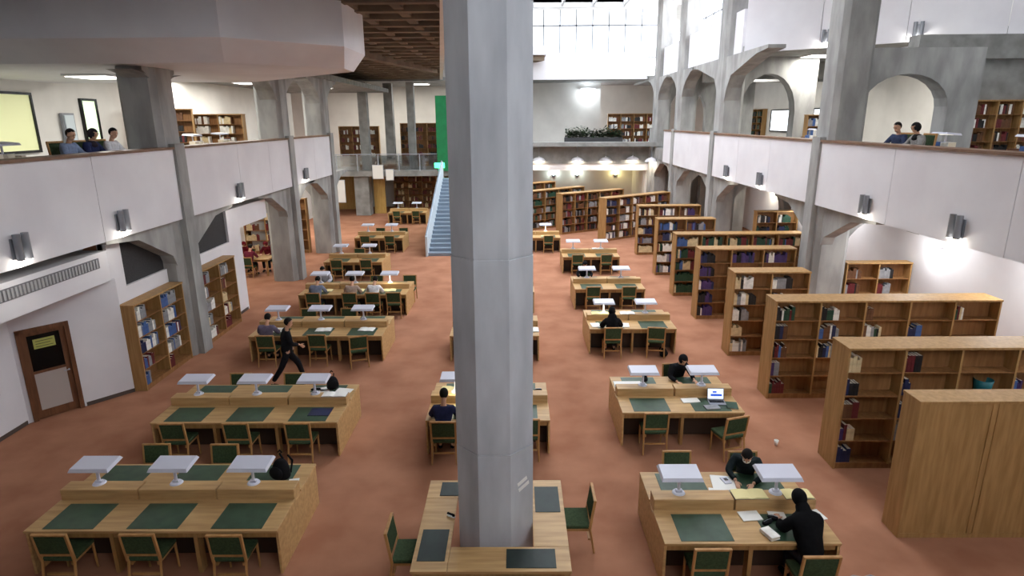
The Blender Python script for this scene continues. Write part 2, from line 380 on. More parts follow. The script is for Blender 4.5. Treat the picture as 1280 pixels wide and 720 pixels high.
# far end of the hall
struct('wall_far_fascia', MB().bx(-1.5, 9.3, 46, 46.3, 9.15, 10.9), M['paint'])
struct('floor_terrace_far', MB().bx(-24, 24, 46.3, 60, 9.15, 9.4), M['dconcrete'])
mb = MB(); pn = MB().bx(-1.5, 11.5, 48.0, 48.03, 10.75, 14)
for k in range(12): mb.bx(-1.5 + k * 1.18, -1.42 + k * 1.18, 47.95, 48.1, 10.3, 14)
mb.bx(-1.5, 11.5, 47.95, 48.1, 10.7, 10.8).bx(-1.5, 11.5, 47.95, 48.1, 12.9, 13)
window('window_4', mb, M['lampgrey'], pn, M['pane_day'], 'wide bright window wall at the far end under the roof')
struct('trim_3', MB().prism([(-1.4, 44.6), (2.0, 44.6), (1.5, 46), (-1.4, 46)], 10.3, 10.65), M['waffle'])
struct('trim_4', MB().bx(-1.4, 2.1, 44.3, 46, 10.65, 11.2), M['paint'])
struct('wall_far', MB().bx(-1.2, 6.6, 50, 50.2, 3.3, 9.2).bx(6.6, 24, 54, 54.2, 3.3, 9.2).bx(-24, -1.2, 54, 54.2, 2.7, 14).bx(-24, 24, 47.8, 48, 0, 3.3), M['paint2'])
struct('wall_far_gallery', MB().prism([(-1.2, 43.4), (9.3, 42.6), (9.3, 42.9), (-1.2, 43.7)], 3.5, 4.95), M['dconcrete'])
struct('trim_5', MB().prism([(-1.2, 43.5), (9.3, 42.7), (9.3, 43.2), (-1.2, 44.0)], 3.05, 3.5), M['paint'])
struct('floor_far_gallery', MB().bx(-1.2, 9.0, 43.7, 54, 3.1, 3.48), M['dconcrete'])
struct('wall_far_return', MB().bx(8.9, 9.1, 42.9, 47.8, 0, 3.1), M['paint2'])
# outer walls of both galleries with their windows
struct('wall_upper_west', MB().bx(-16.3, -16, 3, 46, FZ, 8.35), M['paint2'])
struct('wall_upper_east', MB().bx(17.8, 18, 3, 52, FZ, 9.0), M['paint2'])
def sidewin(name, X, s, y0, y1, z0, z1, pm, label):
    mb = MB().bx(X, X - s * .1, y0, y1, z0 - .08, z0).bx(X, X - s * .1, y0, y1, z1, z1 + .08).bx(X, X - s * .1, y0 - .08, y0, z0 - .08, z1 + .08).bx(X, X - s * .1, y1, y1 + .08, z0 - .08, z1 + .08)
    window(name, mb, M['black_gloss'], MB().bx(X - s * .01, X - s * .05, y0, y1, z0, z1), pm, label)
sidewin('window_5', -16, -1, 15.5, 21.1, 5.55, 7.3, M['pane_lit'], 'wide yellow lit window on the upper gallery wall')
sidewin('window_6', -16, -1, 23.6, 24.35, 5.2, 7.2, M['pane_lit2'], 'narrow pale green lit window on the upper gallery wall')
for k, (y0, y1) in enumerate(((36, 38.2), (41.2, 44.5))):
    sidewin('window_%d' % (7 + k), 17.8, 1, y0, y1, 5.6, 6.9, M['pane_day'], '%s bright window along the upper gallery wall above the bookcases' % ORD[k])
mb = MB().bx(-15.95, -15.85, 22.35, 22.95, FZ, 6.75)
d2 = struct('door_2', mb, M['lampgrey'], 'grey door frame between the two lit upper gallery windows', 'door'); MB().bx(-15.85, -15.82, 22.42, 22.88, FZ + .02, 6.68).build('door_leaf', M['stairside'], d2)

# the big octagonal pillar in the middle of the hall
def octagon(c, af, z0, z1, mb):
    r = af / 2 / cos(pi / 8); mb.prism([(c[0] + r * cos(pi / 8 + k * pi / 4), c[1] + r * sin(pi / 8 + k * pi / 4)) for k in range(8)], z0, z1)
PC = (-.31, 8.0)
mb = MB()
octagon(PC, 1.07, 0, 2.02, mb); octagon(PC, 1.03, 2.02, 2.045, mb); octagon(PC, 1.062, 2.045, 4.72, mb); octagon(PC, 1.025, 4.72, 4.745, mb); octagon(PC, 1.05, 4.745, 14.2, mb)
struct('pillar_hall', mb, M['pale_concrete'], 'massive octagonal concrete pillar rising through the square wooden table', 'pillar')
nrm = Vector((1, -1, 0)).normalized(); tg = Vector((1, 1, 0)).normalized()
for k, (t, z, ln, nm) in enumerate(((.0, 1.53, .19, 'upper'), (.03, 1.44, .21, 'lower'))):
    mb = MB(); R3 = Matrix((tg, nrm, Vector((0, 0, 1)))).transposed().to_4x4()
    mb.T = Matrix.Translation(Vector((PC[0], PC[1], z)) + nrm * .538 + tg * t) @ R3 @ Matrix.Rotation(radians(14), 4, 'Y').inverted()
    mb.bx(-ln / 2, ln / 2, 0, .004, -.028, .028)
    tag(mb.build('paper_strip', M['paper']), nm + ' of two white paper strips taped to the big octagonal pillar', 'paper', 'paper strips on the pillar')

# stairs up to the mezzanine
st = thing('staircase', 'blue grey staircase rising beside the big pillar towards the green panel', 'stairs', (-4.4, 29.6, 0))
mb = MB(); NS = 20
for k in range(NS): mb.bx(.1, 2.3, k * .38, k * .38 + .42, max(0, .155 * (k - 1)), .155 * (k + 1))
mb.build('treads', M['bluegrey'], st)
for x in (0, 2.3):
    MB().prism([(-.15, 0), (.35, 0), (7.7, 2.75), (7.7, 4.05), (7.3, 4.05), (-.15, 1.0)], x, x + .1, 'x').build('stringer', M['stairside'], st)
    MB().tube([(x + .05, -.1, 1.06), (x + .05, 7.4, 4.12)], .03).build('handrail', M['bluegrey'], st)
struct('wall_stair_panel', MB().bx(-5.3, -1.9, 42.6, 42.8, 3.1, 8.0), M['greenpanel'], 'tall emerald green panel behind the stairs', 'wall')
g = thing('exit_light', 'glowing green light box at the top of the stairs', 'light', (-4.6, 37.6, 3.12))
MB().bx(-.25, .35, -.06, .06, .55, .85, .01).build('diffuser', M['greenlight'], g); MB().bx(-.02, .12, -.03, .03, 0, .56).build('post', M['lampgrey'], g)
light('exit_light_glow', 'POINT', (.05, -.4, .7), 40, (.2, 1, .55), .3, g)

# mezzanine beyond the stairs on the door side
struct('floor_mezzanine', MB().bx(-14, -1.2, 42.8, 54, 2.75, 3.1), M['dconcrete'])
r = thing('balustrade', 'glass balustrade with steel posts along the far mezzanine edge', 'balustrade', (-9, 42.85, 3.1))
for k in range(6): MB().bx(-4.6 + k * 1.42, -3.26 + k * 1.42, 0, .02, .08, 1.05).build('glass_panel', glass('balustrade_glass', (206, 218, 224), .35) if k == 0 else bpy.data.materials['balustrade_glass'], r)
for k in range(7): MB().bx(-4.66 + k * 1.42, -4.6 + k * 1.42, -.02, .04, 0, 1.1).build('post', M['chrome'], r)
MB().bx(-4.66, 3.92, -.03, .05, 1.1, 1.15).build('top_rail', M['chrome'], r)
for k, (x, z, w_, h_) in enumerate(((-12.2, 1.0, .9, 1.5), (-9.4, 2.6, .7, .9), (-8.6, 2.5, .5, .7))):
    mb = MB().bx(x - w_ / 2, x + w_ / 2, 42.7, 42.72, z, z + h_); mb.m = 1
    mb.bx(x - w_ / 2 - .03, x + w_ / 2 + .03, 42.72, 42.75, z - .03, z + h_ + .03)
    tag(mb.build('notice_board', [M['paper'], M['chrome']]), ('tall white notice board standing before the dark screen', 'white notice panel fixed to the mezzanine edge beside the glass', 'smaller white notice panel beside the other mezzanine notice')[k], 'notice')
b_ = struct('wall_mezzanine_piers', MB().bx(-11.2, -10.2, 43.2, 44.2, 0, 2.75).bx(-10.9, -10.3, 44.5, 45.1, 3.1, 9).bx(-9.4, -8.8, 46, 46.6, 3.1, 9).bx(-7.6, -7.1, 45, 45.5, 3.1, 9), M['dconcrete'])
struct('wall_mezzanine_wood', MB().bx(-10.1, -9.3, 44.2, 44.4, 0, 2.75).bx(-13.9, -11.3, 46.5, 46.7, 0, 2.75), mat('yellow_wood_panel', (178, 142, 76), .5, noise=3, rgb2=(192, 158, 92), stretch=(4, 4, .6)))

# ================================================================ FURNITURE
U = 1.22; DT = .9
def make_table(n):
    """double-sided study table: n places along each side, a raised divider shelf between them"""
    L = n * U; D = DT
    t = thing('study_table', '', 'table')
    for s in (-1, 1):
        MB().bx(-L / 2, L / 2, s * .13, s * D, .71, .75, .006).build('table_top', M['wood'], t)
        ap = MB().bx(-L / 2 + .05, L / 2 - .05, s * (D - .06), s * (D - .085), .6, .71); ap.build('apron', M['oak'], t)
        for k in range(n):
            cx = -L / 2 + (k + .5) * U
            MB().bx(cx - .37, cx + .37, s * .24, s * (D - .05), .75, .757, .003).build('writing_pad', M['pad'], t)
    for k in range(n):
        a = -L / 2 + k * U
        MB().bx(a + .012, a + U - .012, -.13, .13, .7, .92, .012).build('divider_box', M['wood'], t)
    for s in (-1, 1):
        MB().bx(s * L / 2, s * (L / 2 - .04), -D + .03, D - .03, 0, .71, .005).build('end_panel', M['wood'], t)
    for k in range(1, n):
        x = -L / 2 + k * U
        for s in (-1, 1): MB().bx(x - .03, x + .03, s * (D - .05), s * (D - .2), 0, .71, .004).build('leg', M['oak'], t)
    for s in (-1, 1): MB().bx(-L / 2 + .04, L / 2 - .04, s * .42, s * .45, .03, .7).build('modesty_shade_panel', M['desk_shade'], t)  # dark panel added so the space under the desk reads as shade
    return t
def make_chair():
    c = thing('study_chair', '', 'chair')           # faces +Y
    MB().bx(-.235, .235, -.2, .23, .42, .48, .018).build('seat', M['green'], c)
    b = MB(); b.T = Matrix.Translation((0, -.2, .45)) @ Matrix.Rotation(radians(8), 4, 'X')
    b.bx(-.215, .215, -.02, .025, .12, .44, .012); b.build('backrest', M['green'], c)
    f = MB(); f.T = b.T; f.bx(-.25, -.215, -.02, .02, -.02, .46, .006).bx(.215, .25, -.02, .02, -.02, .46, .006).bx(-.25, .25, -.022, .022, .44, .47, .008).bx(-.22, .22, -.015, .015, .08, .12)
    f.build('back_frame', M['chairwood'], c)
    for sx in (-1, 1):
        m = MB(); m.cyl((sx * .215, .2, .43), (sx * .22, .21, 0), .021, .016, 8); m.build('leg', M['chairwood'], c)
        m = MB(); m.cyl((sx * .225, -.19, .46), (sx * .235, -.27, 0), .022, .016, 8); m.build('leg', M['chairwood'], c)
    MB().bx(-.2, .2, .17, .2, .36, .41).bx(-.2, -.175, -.2, .19, .36, .41).bx(.175, .2, -.2, .19, .36, .41).bx(-.2, .2, -.21, -.18, .2, .23).build('seat_frame', M['chairwood'], c)
    return c
def make_lamp(lit):
    l = thing('desk_lamp', '', 'lamp')
    MB().cyl((0, 0, 0), (0, 0, .02), .1, .085, 16).build('base', M['hood'], l)
    MB().cyl((0, 0, .02), (0, 0, .32), .026, .022, 10).bx(-.05, .05, -.03, .03, .0, .06, .008).build('stem', M['hood'], l)
    h = MB(); a = [(-.31, -.2), (.31, -.2), (.31, .2), (-.31, .2)]; b = [(x * .93, y * .86) for x, y in a]
    h.T = Matrix.Translation((0, 0, .32)) @ Matrix.Rotation(radians(5), 4, 'X')
    h.add([(x, y, 0) for x, y in a] + [(x, y, .05) for x, y in b] + [(x * .97, y * .97, 0) for x, y in a] + [(x * .9, y * .84, .035) for x, y in b],
          [(0, 1, 5, 4), (1, 2, 6, 5), (2, 3, 7, 6), (3, 0, 4, 7), (4, 5, 6, 7), (8, 11, 15, 12), (8, 12, 13, 9), (9, 13, 14, 10), (10, 14, 15, 11), (12, 15, 14, 13), (0, 8, 9, 1), (1, 9, 10, 2), (2, 10, 11, 3), (3, 11, 8, 0)])
    hd = h.build('hood', M['hood'], l)
    t = MB(); t.T = h.T; t.cyl((-.25, 0, .008), (.25, 0, .008), .014, n=8); t.build('fluorescent_tube', M['tube_lit' if lit else 'tube'], hd)
    return l
TAB = {n: Kind(make_table(n)) for n in (2, 3)}
CH = Kind(make_chair()); LA = Kind(make_lamp(False)); LAL = Kind(make_lamp(True))

# name of the table, centre x, centre y, places, (end of a low x, end of a high x), lit lamp places, places without lamp
ROWS = [
 ('first table in the door-side row', -5.27, 8.5, 3, 'nearest the door wall', 'nearest the pillar', (), ()),
 ('second table in the door-side row', -5.33, 11.79, 3, 'nearest the door wall', 'nearest the pillar', (), ()),
 ('third table in the door-side row', -5.5, 16.78, 3, 'nearest the door wall', 'nearest the pillar', (), ()),
 ('fourth table in the door-side row', -5.55, 20.93, 3, 'nearest the door wall', 'nearest the pillar', (2,), ()),
 ('fifth table in the door-side row', -6.8, 25.95, 2, 'nearest the door wall', 'nearest the stairs', (), ()),
 ('sixth table in the door-side row', -6.9, 31.4, 2, 'nearest the door wall', 'nearest the stairs', (), ()),
 ('seventh table in the door-side row', -6.95, 40.1, 2, 'nearest the door wall', 'nearest the stairs', (), ()),
 ('table half hidden behind the big pillar', -.57, 11.85, 2, 'nearest the door wall', 'nearest the bookcases', (0,), (1,)),
 ('second table behind the big pillar', -.6, 16.75, 2, 'nearest the door wall', 'nearest the bookcases', (), (0, 1)),
 ('third table behind the big pillar', -.6, 21.15, 2, 'nearest the door wall', 'nearest the bookcases', (), (0, 1)),
 ('farthest table behind the big pillar', 1.0, 31.2, 2, 'nearest the stairs', 'nearest the bookcases', (1,), (0,)),
 ('first table in the bookcase-side row', 3.25, 8.2, 2, 'nearest the pillar', 'nearest the bookcases', (), ()),
 ('second table in the bookcase-side row', 3.33, 12.15, 2, 'nearest the pillar', 'nearest the bookcases', (), ()),
 ('third table in the bookcase-side row', 3.27, 17.28, 2, 'nearest the pillar', 'nearest the bookcases', (0,), ()),
 ('fourth table in the bookcase-side row', 3.25, 21.5, 2, 'nearest the pillar', 'nearest the bookcases', (), ()),
 ('fifth table in the bookcase-side row', 3.22, 26.7, 2, 'nearest the pillar', 'nearest the bookcases', (), ()),
]
def seat_word(k, n, lo, hi): return lo if k == 0 else hi if k == n - 1 else 'in the middle'
LDX = {('first table in the bookcase-side row', 0): -.09, ('first table in the bookcase-side row', 1): .16, ('second table in the bookcase-side row', 0): .07, ('second table in the bookcase-side row', 1): .1}
def put_table(nm, cx, cy, n, lo, hi, lit=(), nolamp=()):
    extra = 'three-place' if n == 3 else 'two-place'
    TAB[n].put((cx, cy, 0), 0, ('light oak study table, %s' % nm), 'double-sided study tables')
    for k in range(n):
        if k in nolamp: continue
        x = cx - n * U / 2 + (k + .42) * U + LDX.get((nm, k), 0)
        K = LAL if k in lit else LA
        K.put((x, cy + .06, .92), 0, ('%s desk lamp on %s, %s' % ('lit flat-hooded' if k in lit else 'pale flat-hooded', nm, seat_word(k, n, lo, hi))).replace(', in the', ', in the'), 'desk lamps on the study tables')
        if k in lit: light('tube_light', 'POINT', (x, cy - .1, 1.08), 5, (1, .9, .66), .12)
def put_chair(nm, n, cx, cy, k, side, lo, hi, dx=0, dy=0, turn=0, note=''):
    x = cx - n * U / 2 + (k + .5) * U + dx
    y = cy + side * (.92 + dy)
    return CH.put((x, y, 0), (0 if side < 0 else pi) + turn,
        'green chair, %s side of %s, %s' % ('near' if side < 0 else 'far', nm, seat_word(k, n, lo, hi)) + note, 'green study chairs at the tables')
for r in ROWS: put_table(*r)
CHAIRS = {0: [(0, -1), (1, -1), (2, -1, 0, .02), (0, 1, .1, .12), (1, 1, .1, .1)], 1: [(0, -1, 0, .05), (1, -1, 0, .05), (2, -1, -.05, .05), (0, 1, .3), (1, 1, .3)],
          2: [(0, -1, 0, .1), (1, -1, .15, .05), (2, -1, 0, .2, .35), (0, 1, .4), (1, 1, .4)], 3: [(0, -1, 0, .06), (1, -1, 0, .06), (2, -1, .24, .03), (0, 1, -.25, .1), (1, 1, .4), (2, 1, .4)],
          4: [(0, -1), (1, -1), (0, 1, .4)], 5: [(0, -1), (1, -1), (0, 1, .3), (1, 1, .3)], 6: [(0, -1), (1, -1)],
          7: [(0, -1, -.22, .08), (1, -1, .15, -.02)], 10: [(1, -1)],
          11: [(0, -1, -.05, .03), (1, -1, .1, .18), (0, 1, .1, .12), (1, 1, 0, .1)], 12: [(0, -1, 0, .05), (1, -1, .2, .25, .3), (1, 1, -.3, .1)],
          13: [(0, -1, 0, .08), (1, -1, 0, .08, -.15)], 14: [(0, -1), (1, -1), (0, 1)], 15: [(0, -1), (1, -1)]}
for i, lst in CHAIRS.items():
    nm, cx, cy, n, lo, hi = ROWS[i][:6]
    for c in lst:
        k, side = c[:2]; dx = c[2] if len(c) > 2 else 0; dy = c[3] if len(c) > 3 else 0; tn = c[4] if len(c) > 4 else 0
        put_chair(nm, n, cx, cy, k, side, lo, hi, dx, dy, tn)

# square table built around the big pillar
q = thing('pillar_table', 'square light oak table wrapped around the big octagonal pillar', 'table', (-.35, 7.82, 0))
W, Dp = 1.055, 1.055
for k in range(4):
    mb = MB(); mb.T = Matrix.Rotation(k * pi / 2, 4, 'Z')
    mb.bx(-.568, W, -W, -.572, .71, .75, .004); mb.build('table_top', M['wood'], q)
    pd = MB(); pd.T = mb.T; 
    pd.bx(.2, .86, -W + .06, -.62, .75, .757, .003)
    pd.build('writing_pad', M['pad_dark'], q)
    ap = MB(); ap.T = mb.T; ap.bx(-W + .09, W - .09, -Dp + .05, -Dp + .075, .6, .71); ap.build('apron', M['oak'], q)
    lg = MB(); lg.T = mb.T; lg.bx(-W + .02, -W + .09, -Dp + .02, -Dp + .09, 0, .71, .004); lg.build('leg', M['oak'], q)
G1 = 'green study chairs at the tables'
CH.put((.28 - .35, 6.62, 0), 0, 'green chair tucked under the near edge of the pillar table', G1)
CH.put((-1.56, 7.55, 0), -pi / 2, 'green chair seen end-on at the door-side edge of the pillar table', G1)
CH.put((.9, 8.3, 0), pi / 2, 'green chair at the bookcase-side edge of the pillar table', G1)

# reading table in the alcove behind the door-side pillars
al = Kind(TAB[2].root)
ta = thing('alcove_table', 'plain oak table in the alcove beside the second door-side pillar', 'table', (-11.45, 26.2, 0))
MB().bx(-.85, .85, -.5, .5, .71, .75, .006).build('table_top', M['wood'], ta)
MB().bx(-.78, .78, -.42, .42, .62, .71).build('apron', M['oak'], ta)
for x in (-.78, .78):
    for y in (-.43, .43): MB().bx(x - .03, x + .03, y - .03, y + .03, 0, .71).build('leg', M['oak'], ta)
CH.put((-11.35, 25.55, 0), 0, 'green chair at the near side of the alcove table under a person', G1)
CH.put((-11.95, 26.95, 0), pi, 'green chair at the far side of the alcove table, door-wall end', G1)
CH.put((-11.0, 26.95, 0), pi, 'green chair at the far side of the alcove table, pillar end', G1)

# ---------------------------------------------------------------- bookcases and books
BOOK_N = [0]; STUFF = MB(); STUFF_M = list(BOOKC)
BMESH = {}
def book_mesh(col, w, h, d):
    key = (col, w, h, d)
    if key not in BMESH:
        m = MB(); m.m = 0
        m.bx(-w / 2, -w / 2 + .003, 0, d, 0, h).bx(w / 2 - .003, w / 2, 0, d, 0, h).bx(-w / 2, w / 2, 0, .004, 0, h); m.m = 1
        m.bx(-w / 2 + .003, w / 2 - .003, .004, d - .006, .004, h - .004)
        BMESH[key] = m.mesh('book', [M['bk ' + col], M['pages']])
    return BMESH[key]
SHELFW = ['lowest', 'second', 'third', 'fourth', 'fifth', 'top']
def bookcase(nm, label, loc, rz, L, bays, H, D=.3, ns=5, back=True, double=0, group='tall oak bookcases', closed=False, fills=None, stuff=False, cat='bookcase', pal=None, base=.1):
    """open front faces -Y; x runs from 0 to L; the front plane is y=0"""
    b = thing('bookcase', label, cat, loc, rz, group)
    DD = max(D, double)
    for x in (0, L - .04): MB().bx(x, x + .04, 0, DD, 0, H, .004).build('side_panel', M['oak'], b)
    MB().bx(-.012, L + .012, -.012, DD + .012, H, H + .045, .005).build('top', M['oak'], b)
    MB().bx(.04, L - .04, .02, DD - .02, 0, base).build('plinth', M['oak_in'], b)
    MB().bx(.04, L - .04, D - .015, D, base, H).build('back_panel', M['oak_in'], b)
    bw = (L - .04) / bays
    for k in range(1, bays): MB().bx(k * bw, k * bw + .04, 0, D - .015, base, H).build('upright', M['oak'], b)
    sh = (H - base) / ns
    for k in range(bays):
        for j in range(ns):
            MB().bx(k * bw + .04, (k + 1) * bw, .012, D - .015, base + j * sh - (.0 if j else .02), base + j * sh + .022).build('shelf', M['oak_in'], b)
    if double > D:
        MB().bx(.04, L - .04, DD - .03, DD - .01, 0, H).build('rear_panel', M['oak'], b)
    R = Matrix.Translation(loc) @ Matrix.Rotation(rz, 4, 'Z')
    rnd = random.Random(nm)
    if not fills: return b
    for k in range(bays):
        for j in range(ns):
            f = fills(k, j) if callable(fills) else fills
            if not f: continue
            x = k * bw + .05; n = 0
            end = k * bw + .04 + (bw - .05) * f
            cols = pal or ['maroon', 'navy', 'dark green', 'black', 'white', 'cream', 'purple', 'brown', 'grey', 'blue']
            col = rnd.choice(cols)
            while x < end - .07 and n < 14:
                if rnd.random() < .45: col = rnd.choice(cols)
                w = rnd.choice((.04, .055, .07)); h = round(min(sh - .06, rnd.choice((.24, .28, .32))), 3); d = .2
                p = R @ Vector((x + w / 2, .03, base + j * sh + .022))
                if stuff or (BOOK_N[0] >= 292):
                    STUFF.T = Matrix.Translation(p) @ Matrix.Rotation(rz, 4, 'Z'); STUFF.m = STUFF_M.index(col)
                    STUFF.bx(-w / 2, w / 2, 0, d, 0, h)
                else:
                    o = bpy.data.objects.new('book', book_mesh(col, w, h, d)); COL.objects.link(o); o.location = p; o.rotation_euler = (0, 0, rz)
                    shn = 'top' if j == ns - 1 else SHELFW[j]
                    tag(o, '%s book, %s along %s shelf, %s bay of %s' % (col, ORD[n], shn, ORD[k], nm), 'book', 'books on %s' % nm)
                    BOOK_N[0] += 1
                x += w + .004; n += 1
# low beech-backed case turned away from the camera, nearest on the right
OG = 'tall oak bookcases'
def closed_case(loc, L, H, D):
    b = thing('bookcase', 'oak bookcase showing its plain closed back with vertical battens', 'bookcase', loc, 0, OG)
    for x in (0, L - .04): MB().bx(x, x + .04, 0, D, 0, H, .005).build('side_panel', M['oak'], b)
    MB().bx(-.01, L + .01, -.01, D + .01, H, H + .045, .006).build('top', M['oak'], b)
    MB().bx(.04, L - .04, .015, .035, .06, H).build('back_panel', M['oak'], b)
    for k in range(1, 4):
        x = k * L / 4
        if k != 1 and k != 2 and k != 3: continue
        for dx in (-.07, .02): MB().bx(x + dx, x + dx + .05, 0, .03, .06, H).build('batten', M['oak'], b)
    MB().bx(.04, L - .04, 0, .03, 0, .08).build('plinth', M['oak'], b)
    for j in range(5): MB().bx(.04, L - .04, .04, D - .02, .1 + j * .46, .125 + j * .46).build('shelf', M['oak_in'], b)
closed_case((5.98, 8.4, 0), 4.6, 2.3, .42)
def low_left(p): return lambda k, j: p if j >= 0 else 0
rr = random.Random(3)
def sparse(first, rest, vis=None):
    def f(k, j):
        if vis and not vis(k, j): return 0
        return (first if k == 0 else rest) * rr.choice((0, .7, 1, 1.3)) if k else first * rr.choice((.6, .9, 1.15))
    return f
bookcase('bookcase beside the brown door', 'two-bay bookcase between the brown door and the first gallery pillar', (-9.12, 14.02, 0), pi / 2, 2.24, 2, 2.16, .36, 5, fills=lambda k, j: rr.choice((.5, .68, .8)) if j else .3, pal=['white', 'grey', 'grey', 'white', 'navy', 'maroon', 'white', 'grey', 'blue'])
bookcase('bookcase past the first pillar', 'two-bay bookcase just past the first gallery pillar by the white wall', (-9.12, 17.3, 0), pi / 2, 2.2, 2, 2.2, .36, 5, fills=lambda k, j: rr.choice((.4, .5, .65)), pal=['white', 'cream', 'grey', 'white', 'grey', 'maroon', 'white', 'brown'])
bookcase('second aisle bookcase', 'long six-bay bookcase standing behind the closed-back bookcase', (5.96, 10.4, 0), 0, 6.1, 6, 2.38, .3, 5, double=.6, fills=sparse(.32, .3, lambda k, j: k < 1 or (k == 1 and j > 0) or (k < 4 and j > 2)))
bookcase('third aisle bookcase', 'five-bay bookcase in the aisle, third from the camera', (5.9, 13.45, 0), 0, 5.1, 5, 2.36, .3, 5, double=.58, fills=sparse(.42, .38, lambda k, j: k < 1 or (k == 1 and j > 1) or (k > 1 and j > 2)))
bookcase('fourth aisle bookcase', 'short two-bay bookcase in the aisle, fourth from the camera', (5.9, 16.2, 0), 0, 2.05, 2, 2.36, .3, 5, double=.56, fills=sparse(.6, .5, lambda k, j: k < 1 or j > 2), pal=['grey', 'white', 'black', 'cream', 'navy'])
bookcase('fifth aisle bookcase', 'bookcase with purple and navy books on top shelf, beside the first aisle pillar', (5.92, 19.5, 0), 0, 3.1, 3, 2.32, .3, 5, double=.55, fills=lambda k, j: (.8 if j == 4 else 0) if k else .55, pal=['purple', 'navy', 'black', 'white', 'purple'])
bookcase('sixth aisle bookcase', 'long bookcase holding green books in its first bay, sixth in the aisle', (5.86, 22.3, 0), 0, 4.7, 5, 2.3, .3, 5, double=.55, fills=lambda k, j: .9 if k == 0 or j == 4 else 0, stuff=True, pal=['dark green', 'dark green', 'blue', 'maroon', 'dark green', 'cream'])
SB = dict(stuff=True)
bookcase('b7', 'seventh bookcase along the aisle, a short one', (5.9, 25.5, 0), 0, 2.4, 2, 2.36, .3, 5, double=.55, fills=lambda k, j: .7, **SB)
bookcase('b8', 'eighth bookcase along the aisle, ending at the second pillar', (5.88, 29.6, 0), 0, 3.0, 3, 2.36, .3, 5, double=.55, fills=lambda k, j: .8, **SB)
bookcase('b9', 'first of the slanted bookcases at the far end, beside the aisle', (4.85, 33.1, 0), radians(35), 5.0, 5, 2.3, .3, 5, double=.6, fills=.85, group='slanted far bookcases', pal=['brown', 'maroon', 'black', 'grey', 'navy', 'white'], **SB)
bookcase('b10', 'second of the slanted bookcases at the far end', (2.65, 35.2, 0), radians(32), 4.6, 5, 2.3, .3, 5, double=.6, fills=.85, group='slanted far bookcases', pal=['brown', 'maroon', 'black', 'grey'], **SB)
bookcase('b11', 'slanted far bookcase half hidden by the big pillar', (.1, 36.0, 0), radians(38), 5.4, 5, 2.3, .3, 5, double=.6, fills=.85, group='slanted far bookcases', pal=['brown', 'dark green', 'black', 'grey'], **SB)
bookcase('b12', 'farthest slanted bookcase beneath the hanging white lamps', (-1.2, 39.6, 0), radians(38), 5.0, 5, 2.3, .3, 5, double=.6, fills=.8, group='slanted far bookcases', pal=['brown', 'dark green', 'black', 'grey'], **SB)
bookcase('b13', 'low two-bay bookcase against the white wall beside the first aisle pillar', (10.18, 18.55, 0), 0, 2.0, 2, 2.06, .34, 4, fills=lambda k, j: .5, pal=['maroon', 'black', 'brown', 'grey'], **SB)
bookcase('b14', 'dark bookcase under the gallery behind the first aisle pillar', (10.4, 26.6, 0), 0, 1.8, 2, 2.5, .34, 5, fills=lambda k, j: .75, pal=['black', 'black', 'dark green', 'white', 'navy'], **SB)
bookcase('b15', 'bookcase at the back of the alcove by the second door-side pillar', (-13.6, 30.5, 0), 0, 3.2, 3, 2.7, .34, 5, fills=.7, pal=['brown', 'maroon', 'cream'], **SB)
bookcase('b16', 'wide amber bookcase under the mezzanine beyond the stairs', (-9.1, 46.5, 0), 0, 4.2, 4, 2.5, .34, 5, fills=.75, pal=['brown', 'maroon', 'cream', 'brown'], **SB)
UG = 'bookcases in the upper galleries'
bookcase('b17', 'amber bookcase on the upper gallery behind the first door-side pillar', (-16, 27.6, FZ), 0, 4.2, 4, 2.1, .34, 5, fills=.6, group=UG, pal=['white', 'cream', 'brown', 'white'], **SB)
bookcase('b18', 'dark bookcase on the upper gallery between window and first door-side pillar', (-15.6, 25.6, FZ), radians(20), 2.4, 2, 2.3, .34, 5, fills=.8, group=UG, pal=['brown', 'black', 'maroon'], **SB)
bookcase('b19', 'bookcase on the mezzanine behind the glass balustrade, door side', (-13.2, 47.5, 3.1), 0, 3.0, 3, 2.9, .34, 5, fills=.7, group=UG, pal=['brown', 'maroon', 'white'], **SB)
bookcase('b20', 'bookcase on the mezzanine behind the glass balustrade, stairs side', (-8.6, 47.5, 3.1), 0, 4.0, 4, 3.1, .34, 5, fills=.7, group=UG, pal=['brown', 'maroon', 'black'], **SB)
bookcase('b21', 'bookcase on the upper gallery at the edge near the white desk lamp', (15.25, 21.5, FZ), 0, 2.5, 3, 2.3, .34, 5, fills=.7, group=UG, pal=['black', 'maroon', 'white', 'brown'], **SB)
bookcase('b22', 'dark bookcase on the upper gallery wall past the bright windows', (17.45, 48.4, FZ), -pi / 2, 3.0, 3, 2.4, .34, 5, fills=.7, group=UG, pal=['black', 'dark green', 'brown'], **SB)
bookcase('b23', 'bookcase with white books on the far gallery beside the corner pillar', (7.0, 48.5, 3.48), 0, 4.0, 4, 3.3, .34, 6, fills=.8, group=UG, pal=['maroon', 'white', 'grey', 'black'], **SB)
bookcase('b24', 'low pale bookcase on the upper gallery seen through the arch', (12.3, 27, FZ), 0, 2.2, 2, 1.9, .34, 4, fills=.7, group=UG, pal=['white', 'blue', 'grey', 'black'], **SB)
so = STUFF.build('books', [M['bk ' + c] for c in STUFF_M])
tag(so, 'the many small distant books filling the far bookcases', 'books', kind='stuff')
tl = MB(); tl.lathe([(0, 0), (.13, 0), (.16, .24), (.15, .24), (.12, .02), (0, .02)], n=20)
tag(tl.build('storage_bin', M['teal']), 'teal plastic bin on a shelf of the long six-bay bookcase', 'bin').location = (8.62, 10.6, .1 + 3 * .456 + .024)

